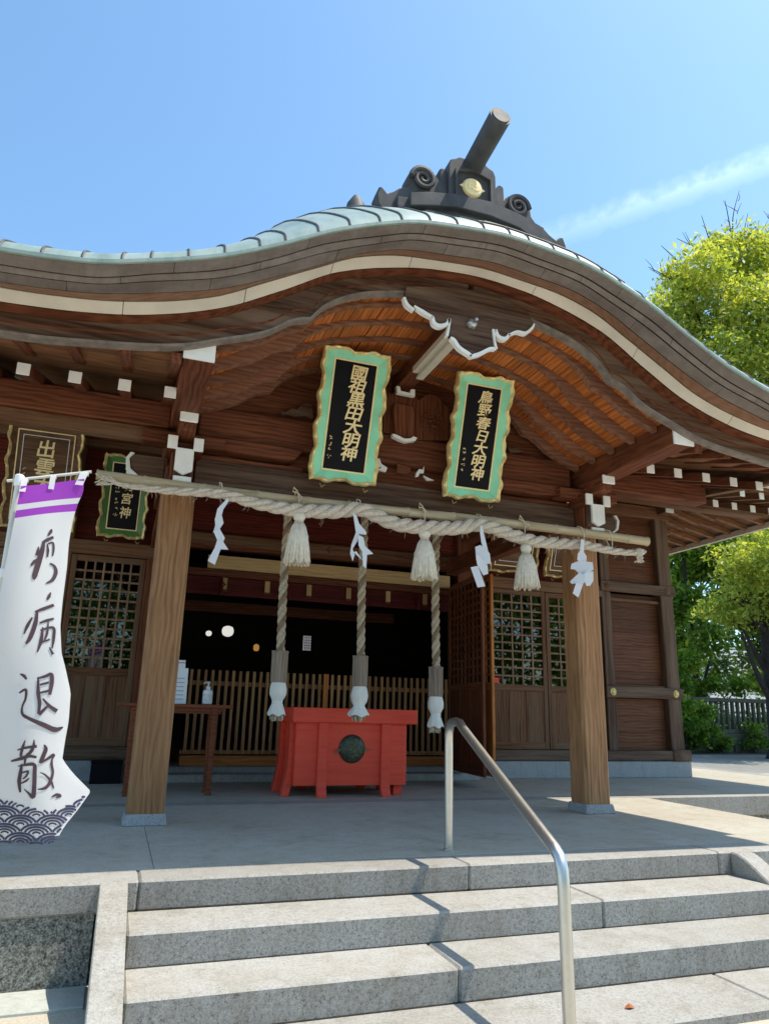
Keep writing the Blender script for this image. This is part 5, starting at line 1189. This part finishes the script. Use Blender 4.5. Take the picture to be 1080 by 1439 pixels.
character([([(205, 102), (300, 75), (415, 60)], (12, 28, 30)), ([(290, -5), (265, 70), (245, 150), (250, 190)], (8, 34, 30, 10)), ([(385, -10), (380, 60), (350, 120), (300, 170), (285, 250)], (8, 34, 34, 28, 20)), ([(135, 222), (250, 190), (330, 165), (412, 178)], (18, 38, 34, 26)),
           ([(255, 250), (240, 340), (225, 440), (235, 555)], (20, 40, 44, 20)), ([(215, 275), (300, 258), (385, 258), (390, 350), (385, 480), (372, 600), (330, 570), (275, 515)], (10, 28, 40, 44, 46, 50, 26, 6)), ([(255, 345), (320, 328), (300, 380), (265, 410)], (14, 24, 24, 12)), ([(240, 460), (300, 430), (330, 400)], (12, 24, 10)),
           ([(490, 45), (510, 90), (480, 170), (450, 240)], (14, 40, 44, 34)), ([(450, 240), (520, 200), (590, 155), (575, 200)], (18, 26, 34, 14)), ([(575, 195), (568, 260), (580, 350), (550, 450), (500, 510), (420, 525)], (14, 28, 26, 34, 34, 8)), ([(445, 340), (500, 370), (560, 440), (590, 520)], (6, 20, 30, 12)), ([(565, 610), (620, 585), (660, 600), (610, 618)], (8, 30, 30, 8))], c5, 1/7.714)
# wave pattern at the foot of the cloth: nested arcs in staggered rows
wv = MB()
def inside(x, y): return edge(Ledge, y) < x < edge(Redge, y)-2 and y < 1186-(.0)*x
def wave_top(x): return float(np.interp(x, [0, 22, 48, 72, 90, 104, 128], [1117, 1125, 1134, 1139, 1133, 1124, 1113]))
row = 0
for yb in np.arange(1133, 1214, 12.5):
    for xb in np.arange(-60+(row % 2)*22.5, 160, 45.0):
        for r in (22.8, 16.8, 10.8, 5.0):
            seg = []
            for a in np.linspace(pi*.02, pi*.98, 15):
                x, y = xb+r*cos(a), yb-r*.60*sin(a)
                hid = any(((x-(xb+o_))/24.4)**2+((y-(yb+12.5))/(24.4*.60))**2 < 1 and y < yb+12.5 for o_ in (-22.5, 22.5))
                hid = hid or ((x-xb)/24.4)**2+((y-(yb+25))/(24.4*.60))**2 < 1
                if inside(x, y) and y > wave_top(x) and not hid and y < 1184: seg.append((x, y))
                else:
                    if len(seg) > 1:
                        m2 = brush(seg, [3.0 if r > 12 else 2.4]*2, None, k=1); wv.add(m2.v, m2.f)
                    seg = []
            if len(seg) > 1: m2 = brush(seg, [3.0 if r > 12 else 2.4]*2, None, k=1); wv.add(m2.v, m2.f)
    row += 1
part('wave_pattern', wv, M['waveink'], cl, fix=False)
# pole, cross bar, loops
pt = Vector(on(27, 676, 1, BY+.03)); part('pole', MB().tube([(pt.x, BY+.03, -.5), (pt.x, BY+.03, pt.z+.01)], .017, 12), M['pole'], BN, smooth=True)
p0, p1 = Vector(on(10, 676, 1, BY+.03)), Vector(on(129, 663, 1, BY+.03)); part('cross_bar', MB().tube([(p0.x, BY+.03, p0.z), (p1.x, BY+.03, p1.z)], .0085, 10), M['pole'], BN, smooth=True)
part('pole_cap', MB().lathe([(.021, -.03), (.024, -.01), (.024, .03), (.016, .036)], (pt.x, BY+.03, pt.z), 12), M['paper'], BN, smooth=True)
def loop(x, y0, y1, w_):
    a = on(x, y0, 1, BY); b_ = on(x-3 if x < 100 else x-8, y1, 1, BY); mb = MB()
    mb.box(a[0]-w_/2, a[0]+w_/2, BY+.012, BY+.048, a[2]-.006, a[2]+.008)
    mb.add([(a[0]-w_/2, BY+.010, a[2]+.006), (a[0]+w_/2, BY+.010, a[2]+.006), (b_[0]+w_/2, cy(b_[0], b_[2])-.006, b_[2]), (b_[0]-w_/2, cy(b_[0], b_[2])-.006, b_[2])], [(0, 1, 2, 3)])
    part('cloth_loop', mb, M['banner'], BN, fix=False)
loop(35, 673, 692, .03); loop(75, 668, 688, .028); loop(119, 664, 682, .040)
lp_ = on(16, 805, 1, BY); part('cloth_loop', MB().box(lp_[0]-.06, lp_[0]+.06, BY-.0, BY+.052, lp_[2]-.022, lp_[2]+.022), M['paper'], BN, 0.006)

# ================================================================== stone fence and greenery beyond
FN = empty('stone_fence', (26, 26.6, -.5), 'grey stone picket fence on a low rubble wall beyond the hall', 'fence')
FY = 26.4
part('rubble_base', MB().box(14, 44, FY-.22, FY+.22, -.5, .32), M['fence_stone'], FN, 0.03)
for k in range(60):
    x = 14.3+k*.5+RS.uniform(-.06, .06); h = RS.uniform(.18, .34); z = -.5+(.0 if k % 2 else .30)+RS.uniform(-.02, .04)
    part('rubble_stone', MB().box(x, x+RS.uniform(.34, .52), FY-.30, FY-.2, z, z+h), M['fence_stone'], FN, 0.03)
part('base_rail', MB().box(14, 44, FY-.15, FY+.15, .32, .50), M['fence_stone'], FN, 0.02); part('top_rail', MB().box(14, 44, FY-.14, FY+.14, 1.66, 1.84), M['fence_stone'], FN, 0.02)
f0 = None
for k in range(100):
    x = 14.1+k*.30
    if f0 is None: f0 = part('stone_picket', MB().box(-.062, .062, -.07, .07, 0, 1.165), M['fence_stone'], FN, 0.012, loc=(x, FY, .497))
    else: again(f0, (x, FY, .497))

def leaves(name, blobs, n, size, mt_, parent, seed=0, flat=.5, droop=0.0):
    """thousands of small leaf quads spread over and through the given clumps (x, y, z, rx, ry, rz)"""
    r = np.random.RandomState(seed); B3 = np.array(blobs, float); vol = (B3[:, 3]*B3[:, 4]*B3[:, 5])**.72; pk = r.choice(len(B3), n, p=vol/vol.sum())
    d = r.normal(size=(n, 3)); d /= np.linalg.norm(d, axis=1)[:, None]; rad_ = r.uniform(0.05, 1, n)**.38
    c = B3[pk, :3]+d*B3[pk, 3:6]*rad_[:, None]*(1+.16*r.normal(size=(n, 1)))
    # sub clumping: pull leaves towards random twig centres
    m_ = max(8, n//16); tw = c[r.choice(n, m_)]; near = r.randint(0, m_, n)
    loc = tw[near]+r.normal(size=(n, 3))*size*2.3*np.array([1, 1, .6]); use = r.rand(n) < .80; c = np.where(use[:, None], loc, c)
    nr = r.normal(size=(n, 3))+np.array([0, 0, flat*2]); nr /= np.linalg.norm(nr, axis=1)[:, None]
    t = np.cross(nr, r.normal(size=(n, 3))); t /= np.linalg.norm(t, axis=1)[:, None]; bt = np.cross(nr, t)
    s_ = size*r.uniform(.45, 1.6, n)[:, None]
    V = np.stack([c-t*s_, c+bt*s_*.45, c+t*s_, c-bt*s_*.45], 1).reshape(-1, 3)
    me = bpy.data.meshes.new(name); me.vertices.add(n*4); me.vertices.foreach_set('co', (V-np.array(wpos(parent))).astype('f4').ravel())
    me.loops.add(n*4); me.loops.foreach_set('vertex_index', np.arange(n*4, dtype='i4')); me.polygons.add(n); me.polygons.foreach_set('loop_start', np.arange(0, n*4, 4, dtype='i4'))
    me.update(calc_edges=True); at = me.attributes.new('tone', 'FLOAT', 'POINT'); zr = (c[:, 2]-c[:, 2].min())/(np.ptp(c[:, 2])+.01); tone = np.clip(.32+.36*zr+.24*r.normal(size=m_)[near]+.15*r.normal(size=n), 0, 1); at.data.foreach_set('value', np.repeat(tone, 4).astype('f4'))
    me.materials.append(mt_); o = bpy.data.objects.new(name, me); COL.objects.link(o); o.parent = parent; o.location = (0, 0, 0); return o
def tree(name, base, H_, label, mt_, blobs, n, size, trunk_r, seed, lean=(0, 0), limbs=9, twigs=0, group='trees beyond the stone fence', cat='tree'):
    T = empty(name, base, label, cat, group); r = random.Random(seed); b_ = Vector(base)
    top = b_+Vector((lean[0], lean[1], H_)); P = [b_+(top-b_)*t+Vector((sin(t*7+seed)*.03*H_*t, cos(t*5+seed)*.02*H_*t, 0)) for t in (0, .05, .2, .4, .6, .8, 1)]
    part('trunk', MB().tube(P, [trunk_r*1.35, trunk_r, trunk_r*.86, trunk_r*.7, trunk_r*.5, trunk_r*.3, .05], 14), M['bark'], T, smooth=True)
    for k in range(limbs):
        t = lerp(.22, .85, k/limbs); s_ = P[0].lerp(P[-1], t); bl = blobs[r.randrange(len(blobs))]; e = Vector(bl[:3])+Vector((r.uniform(-.5, .5)*bl[3], r.uniform(-.5, .5)*bl[4], r.uniform(-.3, .5)*bl[5]))
        mid = s_.lerp(e, .5)+Vector((0, 0, r.uniform(-.6, .3))); q = smoothpts([s_, mid, e], 5); rr_ = np.linspace(trunk_r*.42*(1-t*.5), .025, len(q))
        part('limb', MB().tube(q, list(rr_), 8), M['bark'], T, smooth=True)
        for _ in range(3):
            a = q[r.randrange(4, len(q))]; e2 = a+Vector((r.uniform(-1, 1), r.uniform(-1, 1), r.uniform(-.3, 1)))*bl[3]*.55; part('branch', MB().tube([a, a.lerp(e2, .5)+Vector((0, 0, .2)), e2], [.05, .03, .012], 6), M['bark'], T)
    leaves('crown', blobs, n, size, mt_, T, seed); return T
def crown_at(px, Y, rng, squash=.8, seed=0, dy=2.0):
    """clumps at picture places px = (x, y, radius in pixels) and distance Y"""
    r = random.Random(seed); out_ = []
    for x, y, pr in px:
        yy = Y+r.uniform(-dy, dy); p = on(x, y, 1, yy); R_ = pr/F*np.linalg.norm(p)*.92; out_.append((p[0], p[1], p[2], R_, R_, R_*squash))
    return out_
# big yellow green spring crown at the upper right
px = [(985, 375, 42), (1030, 360, 45), (1075, 380, 50), (955, 430, 42), (1000, 440, 52), (1055, 440, 55), (1110, 450, 70), (960, 490, 44), (1005, 510, 52), (1060, 520, 60), (1110, 560, 70), (1050, 590, 55), (990, 560, 42), (1010, 620, 45), (945, 385, 20), (925, 420, 18),
      (1015, 345, 22), (1090, 345, 30), (1150, 400, 80), (1160, 520, 90), (1100, 640, 70), (1180, 640, 90), (965, 402, 26), (935, 455, 22)]
tb_ = on(1180, 1060, 2, -.5); tb_ = on(1150, 1045, 1, 25.0)
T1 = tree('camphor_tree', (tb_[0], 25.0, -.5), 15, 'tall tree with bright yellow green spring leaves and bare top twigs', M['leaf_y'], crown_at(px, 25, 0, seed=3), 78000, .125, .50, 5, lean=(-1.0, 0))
r_ = random.Random(9)
for (x0, y0, x1, y1) in ((1005, 352, 985, 303), (1005, 352, 950, 335), (1030, 335, 1018, 282), (1030, 335, 1038, 268), (975, 380, 928, 345), (960, 395, 910, 375), (1075, 345, 1057, 312), (1085, 345, 1078, 300), (1050, 345, 1050, 300)):
    a, b_ = Vector(on(x0, y0+12, 1, 25)), Vector(on(x1, y1, 1, 25.3)); d = b_-a; mid = a+d*.5+Vector((r_.uniform(-.3, .3), 0, r_.uniform(-.1, .2)))
    part('bare_twig', MB().tube(smoothpts([a, mid, b_], 4), list(np.linspace(.042, .012, 9)), 5), M['bark'], T1)
    for k in range(5):
        s_ = a+d*r_.uniform(.25, .9); e = s_+Vector((r_.uniform(-.6, .6), r_.uniform(-.4, .4), r_.uniform(.2, .9)))*.9; part('bare_twig', MB().tube([s_, s_.lerp(e, .5)+Vector((r_.uniform(-.08, .08), 0, .03)), e], [.020, .014, .008], 4), M['bark'], T1)
# tree with the dark trunk at the right edge, nearer
px = [(1050, 800, 44), (1080, 830, 40), (1020, 850, 28), (1035, 870, 20), (995, 860, 16), (1075, 870, 22), (1090, 780, 45), (1130, 830, 50), (1060, 770, 26), (1110, 720, 50), (1160, 760, 60)]
tb_ = on(1100, 1050, 1, 22.0)
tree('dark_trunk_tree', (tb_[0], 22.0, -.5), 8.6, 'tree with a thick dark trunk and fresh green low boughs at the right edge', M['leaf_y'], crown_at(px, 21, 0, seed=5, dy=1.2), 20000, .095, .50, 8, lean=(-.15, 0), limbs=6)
# darker masses behind
px = [(945, 800, 34), (980, 790, 38), (1015, 790, 34), (960, 850, 36), (1000, 900, 30), (950, 910, 30), (960, 760, 26), (1045, 740, 45), (930, 855, 26), (980, 745, 30), (905, 800, 30), (900, 880, 30), (1080, 700, 50)]
tb_ = on(985, 1045, 1, 30.0)
tree('broadleaf_tree', (tb_[0], 30.0, -.5), 9.5, 'dark green leafy tree behind the corner of the hall', M['leaf_g'], crown_at(px, 30, 0, seed=6), 23000, .15, .24, 11, limbs=12)
px = [(1000, 700, 50), (1080, 640, 60), (1030, 800, 44), (1085, 800, 50), (1070, 870, 44), (975, 870, 36), (1140, 700, 60), (1040, 850, 40), (1110, 900, 45), (1060, 930, 34), (1150, 850, 60), (1010, 940, 22)]
tb_ = on(1120, 1045, 1, 34.0)
tree('broadleaf_tree', (tb_[0], 34.0, -.5), 11, 'mid green tree farthest back behind the stone fence', M['leaf_d'], crown_at(px, 34, 0, seed=7), 24000, .17, .28, 12, limbs=9)
px = [(950, 960, 22), (975, 975, 16), (1000, 962, 16), (935, 940, 24), (965, 930, 20), (1035, 965, 16), (1065, 958, 18), (1090, 965, 22)]
tb_ = on(980, 1045, 1, 29.0)
tree('small_tree', (tb_[0], 29.0, -.5), 2.5, 'low light green growth showing over the fence', M['leaf_g'], crown_at(px, 28.5, 0, seed=8, dy=.6), 9000, .10, .10, 13, limbs=5)
HG = empty('hedge', (24, 27.6, -.5), 'clipped green hedge just behind the stone picket fence', 'hedge')
leaves('foliage', [(15+k*1.15, 27.7, .45+.12*sin(k*2.1), .95, .5, .95) for k in range(20)], 26000, .085, M['leaf_g'], HG, 41)
part('stem', MB().tube([(20, 27.6, -.5), (20.1, 27.7, .4)], [.03, .015], 6).tube([(25, 27.6, -.5), (25.1, 27.7, .4)], [.03, .015], 6), M['bark'], HG)
# shrubs before the fence
def shrub(px, Y, label, n, mt_, seed, size=.06):
    b_ = on(px[0][0], 1055, 1, Y); S = empty('shrub', (b_[0], Y, -.5), label, 'shrub', 'shrubs before the stone fence')
    bl = crown_at(px, Y, 0, seed=seed, dy=.25); r = random.Random(seed)
    for k in range(9):
        c = bl[r.randrange(len(bl))]; part('stem', MB().tube([(b_[0]+r.uniform(-.2, .2), Y, -.5), (c[0]+r.uniform(-.1, .1), c[1], c[2]-.1), (c[0]+r.uniform(-.3, .3), c[1], c[2]+.3)], [.02, .015, .006], 5), M['bark'], S)
    leaves('foliage', bl, n, size, mt_, S, seed)
shrub([(965, 1015, 15), (985, 1000, 14), (975, 1035, 16), (995, 1030, 12), (960, 990, 10)], 25.4, 'leafy shrub beside the corner of the hall plinth', 5200, M['leaf_g'], 21, .085)
shrub([(1012, 1048, 8), (1018, 1040, 6)], 25.6, 'small low plant at the foot of the fence', 900, M['leaf_g'], 22, .06)
shrub([(1058, 1025, 11), (1066, 1040, 12), (1052, 1045, 9)], 25.6, 'thin young plant near the right edge of the fence', 1100, M['leaf_g'], 23, .065)
# stone-edged bed and pavers in front of the fence
pv = setting('fence_border'); part('border_earth', MB().box(14, 44, 24.9, 26.1, -.52, -.47), plain('dark soil', (.05, .045, .03), .95, ns=8, bs=.5), pv)
# low stone bench-like kerb in the sunlit yard
kb = MB(); c = on(1040, 1085, 2, -.2); 
o = part('kerb_stone', MB().box(c[0]-.9, c[0]+.9, c[1]-.12, c[1]+.12, -.5, -.24), M['granite'], None, 0.015); tag(o, 'pale low kerb stone in the sunny yard right of the hall', 'stone')
# far houses glimpsed through the trees
hs_ = MB(); hs_.box(60, 90, 95, 105, -.5, 7); hs_.box(85, 115, 90, 100, -.5, 12); hs_.box(30, 58, 100, 110, -.5, 5)
fb = empty('far_building', (80, 95, -.5), 'pale building glimpsed between the trees beyond the fence', 'building'); part('wall', hs_, plain('pale render', (.6, .6, .58), .8), fb)
# trees on the far side of the yard, behind the viewer (they show in the door glass)
labs = ('round leafy tree across the yard, left of the steps', 'tallest tree straight across the yard from the steps', 'spreading tree across the yard, right of the steps', 'tree at the far right end of the yard', 'tree at the far left end of the yard, by the lane', 'slim tree between the round one and the tallest one')
for i, (x, y, h, s_) in enumerate(((-13, -30, 11, 31), (-1, -34, 14, 32), (14, -30, 12, 33), (27, -26, 12, 34), (-25, -24, 12, 35), (6, -33, 12, 36))):
    bl = [(x+random.uniform(-5, 5), y+random.uniform(-2, 2), h*random.uniform(.10, .92), 3.2, 2.6, 2.3) for _ in range(14)]
    tree('yard_tree', (x, y, -.5), h, labs[i], M['leaf_g'], bl, 9000, .25, .28, s_, limbs=5, group='trees facing the shrine')
